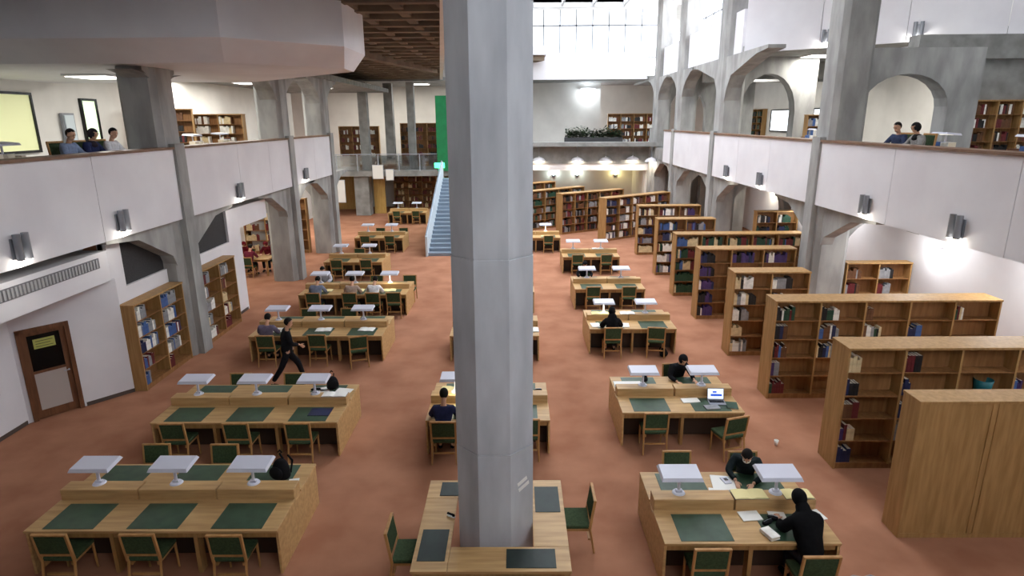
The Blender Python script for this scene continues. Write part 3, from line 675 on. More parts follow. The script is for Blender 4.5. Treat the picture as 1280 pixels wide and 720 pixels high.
# ---------------------------------------------------------------- lamps on the parapets, pendants, ceiling lights
def make_walllamp():
    l = thing('wall_lamp', '', 'lamp')               # wall plane x=0, looks towards +X
    MB().bx(0, .03, -.16, .16, .12, .5, .006).build('back_plate', M['lampgrey'], l)
    for y in (-.1, .1): MB().cyl((.1, y, .1), (.1, y, .58), .062, n=14).build('lamp_tube', M['lampgrey'], l)
    MB().cyl((.1, -.1, .085), (.1, -.1, .1), .05, n=12).cyl((.1, .1, .085), (.1, .1, .1), .05, n=12).build('bulb', M['bulb'], l)
    return l
WL = Kind(make_walllamp())
for s, ys in ((-1, (10.9, 13.9, 20.1, 26.6)), (1, (12.45, 15.85, 22.9, 26.6))):
    for k, y in enumerate(ys):
        o = WL.put((s * 8.995, y, 3.92), 0 if s < 0 else pi, 'twin-tube grey wall lamp on the %s parapet, %s from the camera' % ('door-side' if s < 0 else 'bookcase-side', ORD[k]), 'twin-tube wall lamps on the parapets')
        light('wall_lamp_glow', 'POINT', (s * 8.86, y, 3.9), 9, (1, .95, .84), .04)
for k, t_ in enumerate((.27, .53)):
    p = f0.lerp(f1, t_) - nv * .005
    WL.put((p.x, p.y, 9.06), math.atan2(-nv.y, -nv.x), 'twin-tube wall lamp on the white terrace fascia, %s the first aisle pillar' % ('left of', 'right of')[k], 'twin-tube wall lamps on the parapets')
    g_ = p - nv * .14; light('wall_lamp_glow', 'POINT', (g_.x, g_.y, 9.02), 25, (1, .97, .9), .05)
def make_pendant():
    p = thing('pendant_lamp', '', 'lamp')            # origin at the bottom rim of the dome
    MB().lathe([(.44, 0), (.42, .05), (.33, .16), (.18, .23), (.05, .26), (.04, .3)], n=24).build('dome', M['paint'], p)
    MB().lathe([(.40, .02), (.3, .13), (.15, .19), (0, .2)], n=20).build('diffuser', M['bulb'], p)
    MB().cyl((0, 0, .28), (0, 0, .95), .02).build('stem', M['lampgrey'], p)
    MB().cyl((0, 0, .9), (0, 0, .99), .09).build('ceiling_rose', M['lampgrey'], p)
    return p
PD = Kind(make_pendant())
# arms on the far fascia carry five domes
for k, (x, y) in enumerate(((1.6, 43.0), (4.2, 42.75), (6.1, 42.65), (7.9, 42.5), (8.95, 41.5))):
    PD.put((x, y, 3.7 if k != 3 else 3.75), 0, '%s white dome lamp from the big pillar on the grey far gallery edge' % ORD[k], 'dome lamps along the far gallery')
    light('dome_lamp_glow', 'POINT', (x, y, 3.62), 12, (1, .95, .85), .2)
struct('trim_6', MB().prism([(-1.2, 42.7), (9.3, 41.3), (9.3, 42.7), (-1.2, 43.5)], 4.68, 4.95), M['dconcrete'])
# ceiling lights in the galleries
def make_cl():
    p = thing('ceiling_light', '', 'light'); MB().bx(-.65, .65, -.65, .65, -.06, 0, .01).build('frame', M['paint'], p); MB().bx(-.58, .58, -.58, .58, -.075, -.06).build('diffuser', M['panel_light'], p); return p
CL = Kind(make_cl())
n = 0
for s, zs, lst in ((-1, 8.35, ((-12.2, 24), (-12.2, 28.5), (-13.5, 33), (-11.5, 38), (-15, 30))), (1, 9.0, ((13, 28), (12.5, 33), (14, 38), (15.5, 25), (12, 44)))):
    for x, y in lst:
        CL.put((x, y, zs), 0, 'square white light in the %s gallery ceiling, %s from the camera' % ('door-side' if s < 0 else 'bookcase-side', ORD[n % 5]), 'square gallery ceiling lights'); n += 1
        light('ceiling_light_glow', 'AREA', (x, y, zs - .1), 190, (1, .97, .9), 1.1)
for k, x in enumerate((-11.8, -7.2)):
    CL.put((x, 49.5, 9.15), 0, 'added square fill light above the far mezzanine, %s end' % ('door-side', 'stairs')[k], 'square gallery ceiling lights'); light('ceiling_light_glow', 'AREA', (x, 49.5, 9.0), 260, (1, .95, .85), 1.1)  # fill lights added to brighten the dark mezzanine
CL.put((-12.2, 19.0, 7.75), 0, 'square white light under the balcony beside the first door-side pillar', 'square gallery ceiling lights'); light('ceiling_light_glow', 'AREA', (-12.2, 19, 7.6), 170, (1, .97, .9), 1.1)
for k, (x, y) in enumerate(((-12.0, 24.2), (-11.5, 29), (-12.0, 35.5))):
    CL.put((x, y, 3.9), 0, 'square light under the door-side gallery, %s from the camera' % ORD[k], 'square lights under the galleries'); light('ceiling_light_glow', 'AREA', (x, y, 3.8), 70, (1, .93, .8), 1.0)
for k, y in enumerate((9.5, 13.5, 17.2, 22.5, 33)):
    CL.put((11.2, y, 3.9), 0, 'added square fill light under the bookcase-side gallery, %s from the camera' % ORD[k], 'square lights under the galleries'); light('ceiling_light_glow', 'AREA', (11.2, y, 3.8), 60, (.93, .97, 1), 1.0)  # hidden fill lights added to brighten the white ground-floor wall
def wash(x, y, k, pw, col):
    o = thing('wall_washer', 'small white wall light beneath the bookcase-side gallery, %s from the camera' % ORD[k], 'light', (x, y, 2.72), 0, 'wall lights beneath the gallery')
    MB().bx(-.06, .12, -.25, .25, 0, .1, .02).build('housing', M['paint'], o); MB().bx(-.02, .08, -.2, .2, -.008, 0).build('diffuser', M['bulb'], o)
    light('wall_washer_glow', 'POINT', (x - .16, y, 2.6), pw, col, .1)
for k, (x, y, pw, c) in enumerate(((12.12, 17.7, 20, (.95, .98, 1)), (12.12, 26.2, 24, (.9, .97, 1)), (13.78, 33.5, 40, (1, .95, .7)))): wash(x, y, k, pw, c)
for k, (x, c, pw) in enumerate(((2.9, (.85, 1, .95), 34), (4.7, (.88, 1, .9), 34), (7.6, (1, .85, .4), 36))):
    o = thing('uplight', ('cool white', 'pale green', 'warm yellow')[k] + ' wall light glowing above the far slanted bookcases', 'light', (x, 47.72, 2.25))
    MB().lathe([(.02, -.1), (.12, 0), (.16, .12), (.15, .12), (0, .02)], n=14).build('bowl', M['lampgrey'], o); MB().ell((0, 0, .06), (.09, .09, .06), 10, 6).build('bulb', M['bulb'], o); MB().bx(-.03, .03, .1, .08, -.05, .05).build('bracket', M['lampgrey'], o)
    light('uplight_glow', 'POINT', (x, 47.5, 2.5), pw, c, .15)
# cool light on the far upper wall
o = thing('wall_washer', 'bluish white wall light at the top of the far upper gallery wall', 'light', (5.6, 49.8, 8.6)); MB().bx(-.6, .6, -.1, .1, 0, .15, .02).build('housing', M['paint'], o); MB().bx(-.55, .55, -.08, .08, -.012, 0).build('diffuser', M['bulb'], o); light('wall_washer_glow', 'POINT', (5.6, 49.3, 8.4), 110, (.8, .9, 1), .3)

# ================================================================ PEOPLE
def V(*a): return Vector(a)
def skin_mesh(chains, sub=1):
    """chains: list of polylines [(point, radius), ...] -> one smooth evaluated mesh (vertices, faces)"""
    idx = {}; vs = []; rs = []; es = []
    for ch in chains:
        prev = None
        for p, r in ch:
            key = tuple(round(c, 4) for c in p)
            if key not in idx: idx[key] = len(vs); vs.append(tuple(p)); rs.append(r)
            i = idx[key]
            if prev is not None and prev != i and (prev, i) not in es and (i, prev) not in es: es.append((prev, i))
            prev = i
    me = bpy.data.meshes.new('tmp'); me.from_pydata(vs, es, []); ob = bpy.data.objects.new('tmp', me); COL.objects.link(ob)
    ob.modifiers.new('s', 'SKIN').use_smooth_shade = True
    for i, sv in enumerate(me.skin_vertices[0].data):
        r = rs[i]; sv.radius = r if isinstance(r, tuple) else (r, r); sv.use_root = (i == 0)
    m = ob.modifiers.new('b', 'SUBSURF'); m.levels = sub; m.render_levels = sub
    dg = bpy.context.evaluated_depsgraph_get(); dg.update()
    e = bpy.data.meshes.new_from_object(ob.evaluated_get(dg))
    out = ([tuple(v.co) for v in e.vertices], [tuple(p.vertices) for p in e.polygons])
    bpy.data.objects.remove(ob); bpy.data.meshes.remove(me); bpy.data.meshes.remove(e)
    return out
def remesh(vs, fs, vox):
    me = bpy.data.meshes.new('tmp'); me.from_pydata(vs, [], fs); ob = bpy.data.objects.new('tmp', me); COL.objects.link(ob)
    m = ob.modifiers.new('r', 'REMESH'); m.mode = 'VOXEL'; m.voxel_size = vox; m.use_smooth_shade = True
    sm = ob.modifiers.new('s', 'SMOOTH'); sm.factor = .4; sm.iterations = 2
    dg = bpy.context.evaluated_depsgraph_get(); dg.update()
    e = bpy.data.meshes.new_from_object(ob.evaluated_get(dg))
    out = ([tuple(v.co) for v in e.vertices], [tuple(p.vertices) for p in e.polygons])
    bpy.data.objects.remove(ob); bpy.data.meshes.remove(me); bpy.data.meshes.remove(e)
    return out

def seated(lean=.18, bow=.1, spread=.17, reach=.3, seat=.5, turn=0, hz=.8):
    """joints of a person on a chair, facing +Y, origin on the floor under the hips"""
    J = {}
    J['hip'] = V(0, 0, seat + .07); J['waist'] = V(0, lean * .35, seat + .24); J['chest'] = V(0, lean * .85, seat + .42); J['neck'] = V(0, lean * 1.12, seat + .6)
    J['head'] = J['neck'] + V(turn * .03, .05 + bow * .6, .15 - bow * .35)
    for s, n in ((-1, 'l'), (1, 'r')):
        J['sh' + n] = J['chest'] + V(s * .175, 0, .1)
        J['el' + n] = V(s * (.27), J['chest'].y + reach * .35, hz + .03)
        J['wr' + n] = V(s * spread, J['chest'].y + reach + .05, hz)
        J['th' + n] = V(s * .09, .02, seat + .04); J['kn' + n] = V(s * .12, .42, seat + .02); J['an' + n] = V(s * .12, .36, .09); J['to' + n] = V(s * .13, .53, .04)
    J['hands'] = 'flat'
    return J
def walking():
    J = {'hip': V(0, 0, .9), 'waist': V(0, .02, 1.06), 'chest': V(0, .04, 1.28), 'neck': V(0, .05, 1.46), 'head': V(0, .1, 1.6)}
    for s, n, f in ((-1, 'l', 1), (1, 'r', -1)):
        J['sh' + n] = V(s * .18, .04, 1.39); J['el' + n] = V(s * .25, .02 - f * .08, 1.12); J['wr' + n] = V(s * .2, .2 - f * .1, .98 + (.1 if f < 0 else 0))
        J['th' + n] = V(s * .09, 0, .88); J['kn' + n] = V(s * .1, f * .22 + .04, .5); J['an' + n] = V(s * .1, f * .36 - (.08 if f < 0 else 0), .1 if f > 0 else .14); J['to' + n] = V(s * .11, f * .36 + (.15 if f > 0 else .06), .05 if f > 0 else .06)
    J['hands'] = 'hang'
    return J
def person(label, loc, rz, J, top, legs=(34, 34, 40), hair='short', group=None, scarf=None, drape=None, mask=False, sleeve=True, shoes=(28, 26, 26), base_z=0):
    pr = thing('person', label, 'person', (loc[0], loc[1], base_z), rz, group)
    hc = J['head']; nk = J['neck']
    upv = (hc - nk).normalized(); fw_ = V(0, 1, 0); fw_ = (fw_ - upv * fw_.dot(upv) * 1.0).normalized(); sd = fw_.cross(upv).normalized()
    HM = Matrix((sd, fw_, upv)).transposed().to_4x4(); HM.translation = hc
    # body
    ch = [[(J['hip'], .095), (J['waist'], .1), (J['chest'], (.125, .1)), (nk - V(0, .01, .05), .062), (nk, .052), (hc - upv * .03, .055)]]
    for n in 'lr':
        ch.append([(J['chest'], (.125, .1)), (J['sh' + n], .046), (J['el' + n], .038), (J['wr' + n], .029)])
        ch.append([(J['hip'], .095), (J['th' + n], .07), (J['kn' + n], .055), (J['an' + n], .034), (J['to' + n] - (J['to' + n] - J['an' + n]) * .25, .02)])
    vs, fs = skin_mesh(ch)
    hb = MB(); hb.T = HM
    hb.ell((0, 0, .035), (.076, .095, .1), 18, 14); hb.ell((0, .028, -.05), (.056, .06, .062), 14, 10)
    hb.ell((0, .094, -.008), (.013, .02, .022), 8, 6)                       # nose
    hb.ell((0, .088, -.052), (.024, .012, .011), 8, 6)                      # mouth
    for s in (-1, 1): hb.ell((s * .077, -.005, 0), (.012, .022, .032), 8, 6)   # ears
    # hands: palm, four fingers of unequal length, thumb from the side
    for s, n in ((-1, 'l'), (1, 'r')):
        w = J['wr' + n]; d = (w - J['el' + n]).normalized()
        if J['hands'] == 'flat': d = (V(d.x * .4, d.y, min(d.z, 0) * .3)).normalized(); nrm_ = V(0, 0, 1)
        else: d = (d + V(0, .1, -.9)).normalized(); nrm_ = V(s, 0, .1)
        nrm_ = (nrm_ - d * nrm_.dot(d)).normalized(); sdv = d.cross(nrm_)
        th = -s if J['hands'] == 'flat' else s
        if J['hands'] == 'flat' and sdv.x * -s < 0: sdv = -sdv
        if J['hands'] != 'flat' and sdv.y < 0: sdv = -sdv
        T = Matrix((sdv, d, nrm_)).transposed().to_4x4(); T.translation = w
        hb.T = T; hb.ell((0, .05, 0), (.04, .055, .016), 10, 8)
        for q, (fx, ln) in enumerate(((.03, .066), (.01, .076), (-.011, .07), (-.031, .054))):
            pts = [V(fx * .9, .085, 0), V(fx, .085 + ln * .5, -.003), V(fx, .085 + ln * .85, -.016), V(fx, .085 + ln, -.03)]
            for a, b, r0, r1 in zip(pts, pts[1:], (.0095, .009, .0085), (.009, .0085, .007)): hb.cyl(a, b, r0, r1, 8)
            hb.ell(pts[-1], (.0072,) * 3, 8, 6)
        pts = [V(.03, .025, 0), V(.056, .055, -.006), V(.062, .085, -.016)]
        for a, b in zip(pts, pts[1:]): hb.cyl(a, b, .0115, .0095, 8)
        hb.ell(pts[-1], (.0095,) * 3, 8, 6)
    o = len(vs); vs += hb.v; fs += [tuple(o + i for i in f) for f in hb.f]
    vs, fs = remesh(vs, fs, .0085)
    B_ = MB(); B_.add(vs, fs, True); B_.build('body', M['skin'], pr)
    # clothes follow the body and end at wrists, neck and ankles
    tm = cloth('garment_%s' % len(bpy.data.materials), top)
    g = [[(J['hip'] - V(0, 0, .1), .138), (J['hip'] + V(0, 0, .03), .152), (J['waist'], .146), (J['chest'], (.168, .138)), (nk - V(0, .01, .045), .074)]]
    for n in 'lr':
        e = J['el' + n].lerp(J['wr' + n], .88)
        g.append([(J['chest'], (.168, .138)), (J['sh' + n], .084), (J['el' + n], .062), (e, .044)])
    gv, gf = skin_mesh(g); B_ = MB(); B_.add(gv, gf, True); B_.build('top', tm, pr)
    lm = cloth('trousers_%s' % len(bpy.data.materials), legs)
    g = []
    for n in 'lr': g.append([(J['hip'].lerp(J['waist'], .7), .13), (J['hip'] - V(0, 0, .02), .135), (J['th' + n], .1), (J['kn' + n], .078), (J['an' + n].lerp(J['kn' + n], .12), .06)])
    gv, gf = skin_mesh(g); B_ = MB(); B_.add(gv, gf, True); B_.build('trousers', lm, pr)
    sm = cloth('shoe_%s' % len(bpy.data.materials), shoes)
    for n in 'lr':
        a = J['an' + n]; t = J['to' + n]; gv, gf = skin_mesh([[(a - V(0, .03, .02), .05), (a.lerp(t, .5) - V(0, 0, .01), .047), (t + V(0, .03, 0), .036)]]); B_ = MB(); B_.add(gv, gf, True); B_.build('shoe', sm, pr)
    # face
    for s in (-1, 1):
        e = MB(); e.T = HM; e.ell((s * .031, .083, .022), (.012, .008, .007), 8, 6); e.build('eye', M['eye'], pr)
        e = MB(); e.T = HM; e.ell((s * .032, .085, .044), (.018, .008, .004), 8, 6); e.build('eyebrow', M['hair'], pr)
    if mask:
        e = MB(); e.T = HM; e.ell((0, .052, -.05), (.064, .062, .046), 14, 10); e.build('face_mask', M['paper'], pr)
    else:
        e = MB(); e.T = HM; e.ell((0, .098, -.053), (.02, .005, .007), 8, 6); e.build('lips', M['lip'], pr)
    # hair or head covering
    def cap(rad, cut, off=(0, -.012, .045)):
        h = MB(); h.T = HM; n, m = 22, 16; vv = []; ff = []
        for j in range(m + 1):
            ph = pi / 2 - pi * j / m
            for i in range(n):
                t = 2 * pi * i / n; vv.append((off[0] + rad[0] * cos(ph) * cos(t), off[1] + rad[1] * cos(ph) * sin(t), off[2] + rad[2] * sin(ph)))
        for j in range(m):
            for i in range(n):
                f = (j * n + i, (j + 1) * n + i, (j + 1) * n + (i + 1) % n, j * n + (i + 1) % n)
                c = sum((Vector(vv[q]) for q in f), Vector()) / 4
                if cut(c): ff.append(f)
        h.add(vv, ff, True); return h
    if scarf is None and drape is None:
        h = cap((.088, .103, .108), lambda c: c.z > .05 + (c.y + .02) * .75 or (c.y < -.02 and c.z > -.045)); h.build('hair', M['hair'], pr)
    else:
        cm = cloth('scarf_%s' % len(bpy.data.materials), scarf or drape)
        h = cap((.098, .116, .125), lambda c: not (c.y > .045 and c.z < .085 and c.z > -.07 and abs(c.x) < .068), (0, -.008, .025)); s_ = h.build('headscarf', cm, pr)
        gv, gf = skin_mesh([[(nk + V(0, .0, .02), .085), (nk - V(0, .0, .06), .13), (J['chest'] + V(0, 0, .02), (.2, .165))]]); B_ = MB(); B_.add(gv, gf, True); B_.build('scarf_drape', cm, s_)
        if drape is not None:
            mid = J['chest'].lerp(J['waist'], .6)
            g = [[(J['hip'] - V(0, .04, .06), (.2, .19)), (mid, (.19, .17)), (J['chest'] + V(0, 0, .06), (.19, .15)), (nk - V(0, .02, .0), .11), (hc + V(0, -.03, .02), .1)]]
            for n in 'lr': g.append([(J['chest'] + V(0, 0, .06), (.19, .15)), (J['sh' + n], .09), (J['el' + n], .085), (J['el' + n].lerp(J['wr' + n], .7), .065)])
            gv, gf = skin_mesh(g); B_ = MB(); B_.add(gv, gf, True); B_.build('black_wrap', cm, pr)
    return pr

def table_y(i): return ROWS[i][2] - DT
RG = 'readers at the study tables'
CH.put((-4.78, ROWS[3][2] - .98, 0), 0, 'green chair carrying the person in white shirt at the fourth door-side table', G1)
person('person in black jacket and trousers walking between the third and second door-side tables', (-5.72, 14.4), radians(-62), walking(), (26, 26, 30), (22, 22, 26))
person('person in grey shirt sitting at door-wall end of third door-side table', (-6.78, table_y(2) - .15), 0, seated(.16, .06), (92, 84, 100), group=RG)
person('person in blue grey shirt at door-wall end of fourth door-side table', (-6.72, table_y(3) - .15), 0, seated(.2, .1), (108, 114, 132), group=RG)
person('person in tan top at the middle of fourth door-side table', (-5.52, table_y(3) - .15), 0, seated(.14, .05), (158, 138, 126), group=RG)
person('person in white shirt near the pillar end of fourth door-side table', (-4.78, table_y(3) - .15), 0, seated(.18, .08, turn=.5), (214, 212, 216), group=RG)
person('person in pale grey top facing the viewer across fourth door-side table', (-7.0, ROWS[3][2] + DT + .15), pi, seated(.15, .1), (176, 176, 188), group=RG)
person('person in navy jacket half hidden by the big octagonal pillar', (-1.42, table_y(7) - .15), 0, seated(.16, .05), (34, 38, 66), group=RG)
person('person wrapped in black sitting back to viewer at third bookcase-side table', (2.66, table_y(13) - .15), 0, seated(.1, .02), (20, 20, 22), drape=(18, 18, 20), group=RG)
person('person in black headscarf facing the viewer across second bookcase-side table', (3.62, ROWS[12][2] + DT + .15), pi + .25, seated(.22, .08, spread=.2), (22, 22, 26), scarf=(20, 20, 24), group=RG)
person('person with white face mask bending over papers on first bookcase-side table', (3.84, ROWS[11][2] + DT + .15), pi - .38, seated(.28, .14, spread=.12), (30, 38, 40), mask=True, group=RG)
person('person wrapped in black leaning on the near side of first bookcase-side table', (4.03, table_y(11) - .13), .1, seated(.33, .1), (16, 16, 18), drape=(15, 15, 17), group=RG)
person('person in black facing the viewer across fourth bookcase-side table', (2.55, ROWS[14][2] + DT + .15), pi, seated(.12, .08), (22, 22, 26), scarf=(24, 24, 28), group=RG)
person('person in maroon top with black hair at near side of alcove table', (-11.35, 25.6), 0, seated(.15, .05), (96, 34, 48), group=RG)
person('person in dark red at far side of alcove table, door-wall end', (-11.95, 26.9), pi, seated(.15, .1), (110, 24, 34), scarf=(92, 20, 30), group=RG)
person('person in maroon headscarf at far side of alcove table, pillar end', (-11.0, 26.9), pi, seated(.15, .1), (90, 28, 36), scarf=(100, 30, 38), group=RG)
UP = 'readers on the upper galleries'
def galseat(x, y, rz, note):
    CH.put((x, y, FZ), rz, 'green chair on the upper gallery under the ' + note, 'green chairs on the upper galleries').scale = (1, 1, 1.55)
def rot2(x, y, a): return (x * cos(a) - y * sin(a), x * sin(a) + y * cos(a))
for lab, x, y, rz, top, sc_, nt in (
    ('person in light blue shirt on the upper gallery below the wide yellow window', -9.95, 14.0, -pi / 2, (128, 142, 170), None, 'reader in light blue'),
    ('person in navy on the upper gallery next to the light blue reader', -9.95, 14.75, -pi / 2, (44, 50, 84), (50, 44, 52), 'reader in navy'),
    ('person in white on the upper gallery beside the first door-side pillar', -9.95, 15.5, -pi / 2, (214, 214, 218), None, 'reader in white'),
    ('person in grey on the upper gallery in front of the outer arch pillar', 9.95, 15.7, pi / 2 , (130, 128, 126), (34, 32, 32), 'reader in grey'),
    ('person in dark blue on the upper gallery seen through the arch', 9.95, 16.5, pi / 2 + .3, (52, 60, 84), None, 'reader in dark blue')):
    pp = person(lab, (x, y), rz, seated(.05, .02, hz=1.1, seat=.8), top, group=UP, scarf=sc_, base_z=FZ)
    dx, dy = rot2(0, .06, rz); galseat(x, y, rz, nt)

# ================================================================ SMALL THINGS ON THE TABLES
ZT = .758
def sheet(lbl, x, y, rz, w=.21, h=.297, m='paper', z=ZT, n=1, grp=None, tilt=0):
    o = MB().bx(-w / 2, w / 2, -h / 2, h / 2, 0, .004 + .004 * n).build('paper_sheet', M[m]); o.location = (x, y, z); o.rotation_euler = (0, 0, rz)
    return tag(o, lbl, 'paper', grp)
def openbook(lbl, x, y, rz, w=.42, h=.3, m='paper', z=ZT):
    o = thing('open_book', lbl, 'book', (x, y, z), rz)
    for s in (-1, 1):
        pf = [(0, 0), (s * w / 2, 0), (s * w / 2, .012), (s * w * .36, .024), (s * w * .15, .026), (0, .012)]
        MB().prism(pf, -h / 2, h / 2, 'y').build('page_block', M[m], o)
    MB().bx(-w / 2 - .006, w / 2 + .006, -h / 2 - .006, h / 2 + .006, -.001, .003).build('cover', M['bk navy'], o)
    return o
def closed(lbl, x, y, rz, col, w=.16, h=.23, t=.03, z=ZT):
    o = thing('closed_book', lbl, 'book', (x, y, z), rz)
    MB().bx(-w / 2, w / 2, -h / 2, h / 2, 0, .004).bx(-w / 2, w / 2, -h / 2, h / 2, t - .004, t).bx(-w / 2, -w / 2 + .006, -h / 2, h / 2, 0, t).build('cover', M['bk ' + col], o)
    MB().bx(-w / 2 + .006, w / 2 - .006, -h / 2 + .005, h / 2 - .005, .004, t - .004).build('pages', M['pages'], o)
    return o
def pouch(lbl, x, y, rz, m='black', z=ZT, L=.2):
    o = thing('pencil_case', lbl, 'pencil case', (x, y, z), rz); b = MB(); b.ell((0, 0, .035), (L / 2, .045, .035), 14, 8); b.build('pouch', M[m], o)
    MB().tube([(-L * .4, 0, .066), (0, 0, .072), (L * .4, 0, .066)], .004, 6).build('zip', M['chrome'], o); return o
def bag(lbl, x, y, rz, z, m='black', s=1):
    o = thing('backpack', lbl, 'bag', (x, y, z), rz)
    vs, fs = skin_mesh([[(V(0, 0, .07 * s), (.15 * s, .1 * s)), (V(0, 0, .2 * s), (.16 * s, .11 * s)), (V(0, .01, .33 * s), (.12 * s, .085 * s)), (V(0, .01, .4 * s), .05 * s)]], 2)
    zmin = min(v[2] for v in vs); B_ = MB(); B_.add([(a, b, c - zmin) for a, b, c in vs], fs, True); B_.build('sack', M[m], o)
    p = MB(); p.ell((0, -.11 * s, .15 * s), (.11 * s, .04 * s, .1 * s), 14, 8); p.build('front_pocket', M[m], o)
    for q in (-1, 1): MB().tube([(q * .07 * s, .09 * s, .34 * s), (q * .08 * s, .16 * s, .22 * s), (q * .08 * s, .1 * s, .06 * s)], .014 * s, 8).build('strap', M[m], o)
    MB().tube([(-.03 * s, .02, .41 * s), (0, .02, .45 * s), (.03 * s, .02, .41 * s)], .01 * s, 8).build('grab_loop', M[m], o)
    return o
def laptop(lbl, x, y, rz):
    o = thing('laptop', lbl, 'laptop', (x, y, ZT), rz)      # screen faces -Y
    MB().bx(-.17, .17, -.12, .12, 0, .018, .004).build('keyboard_base', M['lampgrey'], o)
    k = MB()
    for a in range(10):
        for b in range(4): k.bx(-.15 + a * .03, -.125 + a * .03, -.03 + b * .03, -.005 + b * .03, .018, .021)
    k.build('keys', M['black'], o)
    l = MB(); l.T = Matrix.Translation((0, .12, .018)) @ Matrix.Rotation(radians(-14), 4, 'X'); l.bx(-.17, .17, 0, .008, 0, .235, .003); ld = l.build('lid', M['lampgrey'], o)
    s = MB(); s.T = l.T; s.bx(-.158, .158, -.002, 0, .015, .222); s.build('screen', M['screen'], ld)
    s = MB(); s.T = l.T; s.bx(-.1, .13, -.0035, -.002, .07, .115).bx(-.06, .02, -.0035, -.002, .14, .175); s.build('screen_banner', M['screen_blue'], ld)
    return o
def phone(lbl, x, y, rz, z=ZT):
    o = thing('mobile_phone', lbl, 'phone', (x, y, z), rz); MB().bx(-.037, .037, -.075, .075, 0, .009, .003).build('body', M['paper'], o); MB().bx(-.032, .032, -.065, .065, .009, .0095).build('screen', M['hood'], o); return o

F1, B1 = ROWS[11][2] - DT, ROWS[11][2] + DT      # first bookcase-side table: near and far edges
sheet('large white paper sheet beside the green pad on far side of first bookcase-side table', 3.3, B1 - .36, -.15, .36, .44, n=2)
o = thing('handheld_device', 'small white device with dark screen on far side of first bookcase-side table', 'device', (3.36, B1 - .3, ZT + .014), .2); MB().bx(-.06, .06, -.09, .09, 0, .02, .005).build('case', M['hood'], o); MB().bx(-.025, .035, -.02, .05, .02, .022).build('screen', M['black_gloss'], o)
openbook('wide open cream notebook lying on the divider of first bookcase-side table', 3.5, ROWS[11][2], .03, .5, .24, 'cream', .921)
openbook('second open cream notebook on the bookcase end of the divider of first bookcase-side table', 4.22, ROWS[11][2], .02, .42, .24, 'cream', .921)
sheet('pink paper lying between the lamps on far side of first bookcase-side table', 3.1, B1 - .62, -.2, .2, .26)
sheet('white paper sheet by the divider on near side of first bookcase-side table', 3.42, F1 + .6, .1, .3, .22, n=2)
sheet('pale paper behind the dark clutter on near side of first bookcase-side table', 3.82, F1 + .6, -.1, .24, .2)
pouch('black pencil case in the clutter on near side of first bookcase-side table', 3.6, F1 + .42, .5, 'black')
pouch('small black glasses case near the black-wrapped reader on first bookcase-side table', 3.72, F1 + .52, -.4, 'black', L=.16)
closed('small brown book in the clutter on near side of first bookcase-side table', 3.78, F1 + .32, .3, 'brown', .1, .15, .025)
closed('thick white book near the front edge of first bookcase-side table', 3.54, F1 + .17, .35, 'white', .15, .24, .05)
sheet('white paper at the bookcase end of near side of first bookcase-side table', 4.42, F1 + .62, .25, .15, .24, n=2)
F2, B2 = ROWS[12][2] - DT, ROWS[12][2] + DT
laptop('open laptop with white and blue screen on second bookcase-side table', 4.12, F2 + .42, -.05)
sheet('white paper beside the laptop on second bookcase-side table', 3.6, F2 + .52, .1, .36, .2, n=3)
closed('grey book in front of the laptop on second bookcase-side table', 3.95, F2 + .2, .1, 'grey', .3, .18, .02)
closed('dark green folder beside the laptop on second bookcase-side table', 4.38, F2 + .28, -.2, 'dark green', .22, .3, .02)
sheet('large pale sheet covering the far pillar-end pad of second bookcase-side table', 2.45, B2 - .5, .0, .6, .42)
bag('dark bag standing behind the pillar-end lamp of second bookcase-side table', 2.85, B2 - .3, 0, ZT, s=.5)
F3, B3 = ROWS[13][2] - DT, ROWS[13][2] + DT
sheet('white papers left of the black-wrapped reader on third bookcase-side table', 2.25, F3 + .3, .1, .25, .35, n=3)
sheet('white paper right of the black-wrapped reader on third bookcase-side table', 3.0, F3 + .3, -.1, .4, .35, n=2)
openbook('lit open notebook under the glowing lamp of third bookcase-side table', 2.45, ROWS[13][2], 0, .5, .24, 'cream', .921)
openbook('open white book on the divider of third bookcase-side table', 3.25, ROWS[13][2], .0, .42, .24, 'paper', .921)
bag('black bag hanging off the bookcase end of third bookcase-side table', 4.1, F3 - .22, .3, 0, s=.8)
# second door-side table: papers and black things at the pillar end
F4, B4 = ROWS[1][2] - DT, ROWS[1][2] + DT
for k, (x, y, w_, h_, r_) in enumerate(((-4.2, B4 - .5, .3, .4, .1), (-3.75, B4 - .4, .34, .3, -.2), (-4.15, B4 - .26, .3, .2, .4))):
    sheet('%s loose white paper at the pillar end of second door-side table' % ('nearest to the lamp,', 'outermost', 'farthest from the divider,')[k], x, y, r_, w_, h_, n=2)
bag('black backpack slumped on the papers of second door-side table', -4.0, B4 - .3, .6, ZT + .012, s=.95)
pouch('black pencil case on the papers of second door-side table', -4.35, B4 - .38, .2, 'black', ZT + .012, .22)
openbook('open white book at the pillar end divider of second door-side table', -3.78, ROWS[1][2] - .01, 0, .5, .22, z=.921)
closed('dark blue folder on the near pillar-end pad of second door-side table', -3.95, F4 + .42, 0, 'navy', .42, .32, .012)
bag('black backpack leaning by the pillar-end lamp of first door-side table', -3.85, ROWS[0][2] + .42, -.3, ZT, s=1.15)
sheet('small white paper beside the black backpack on first door-side table', -3.62, ROWS[0][2] + .3, .2, .16, .22, n=2)
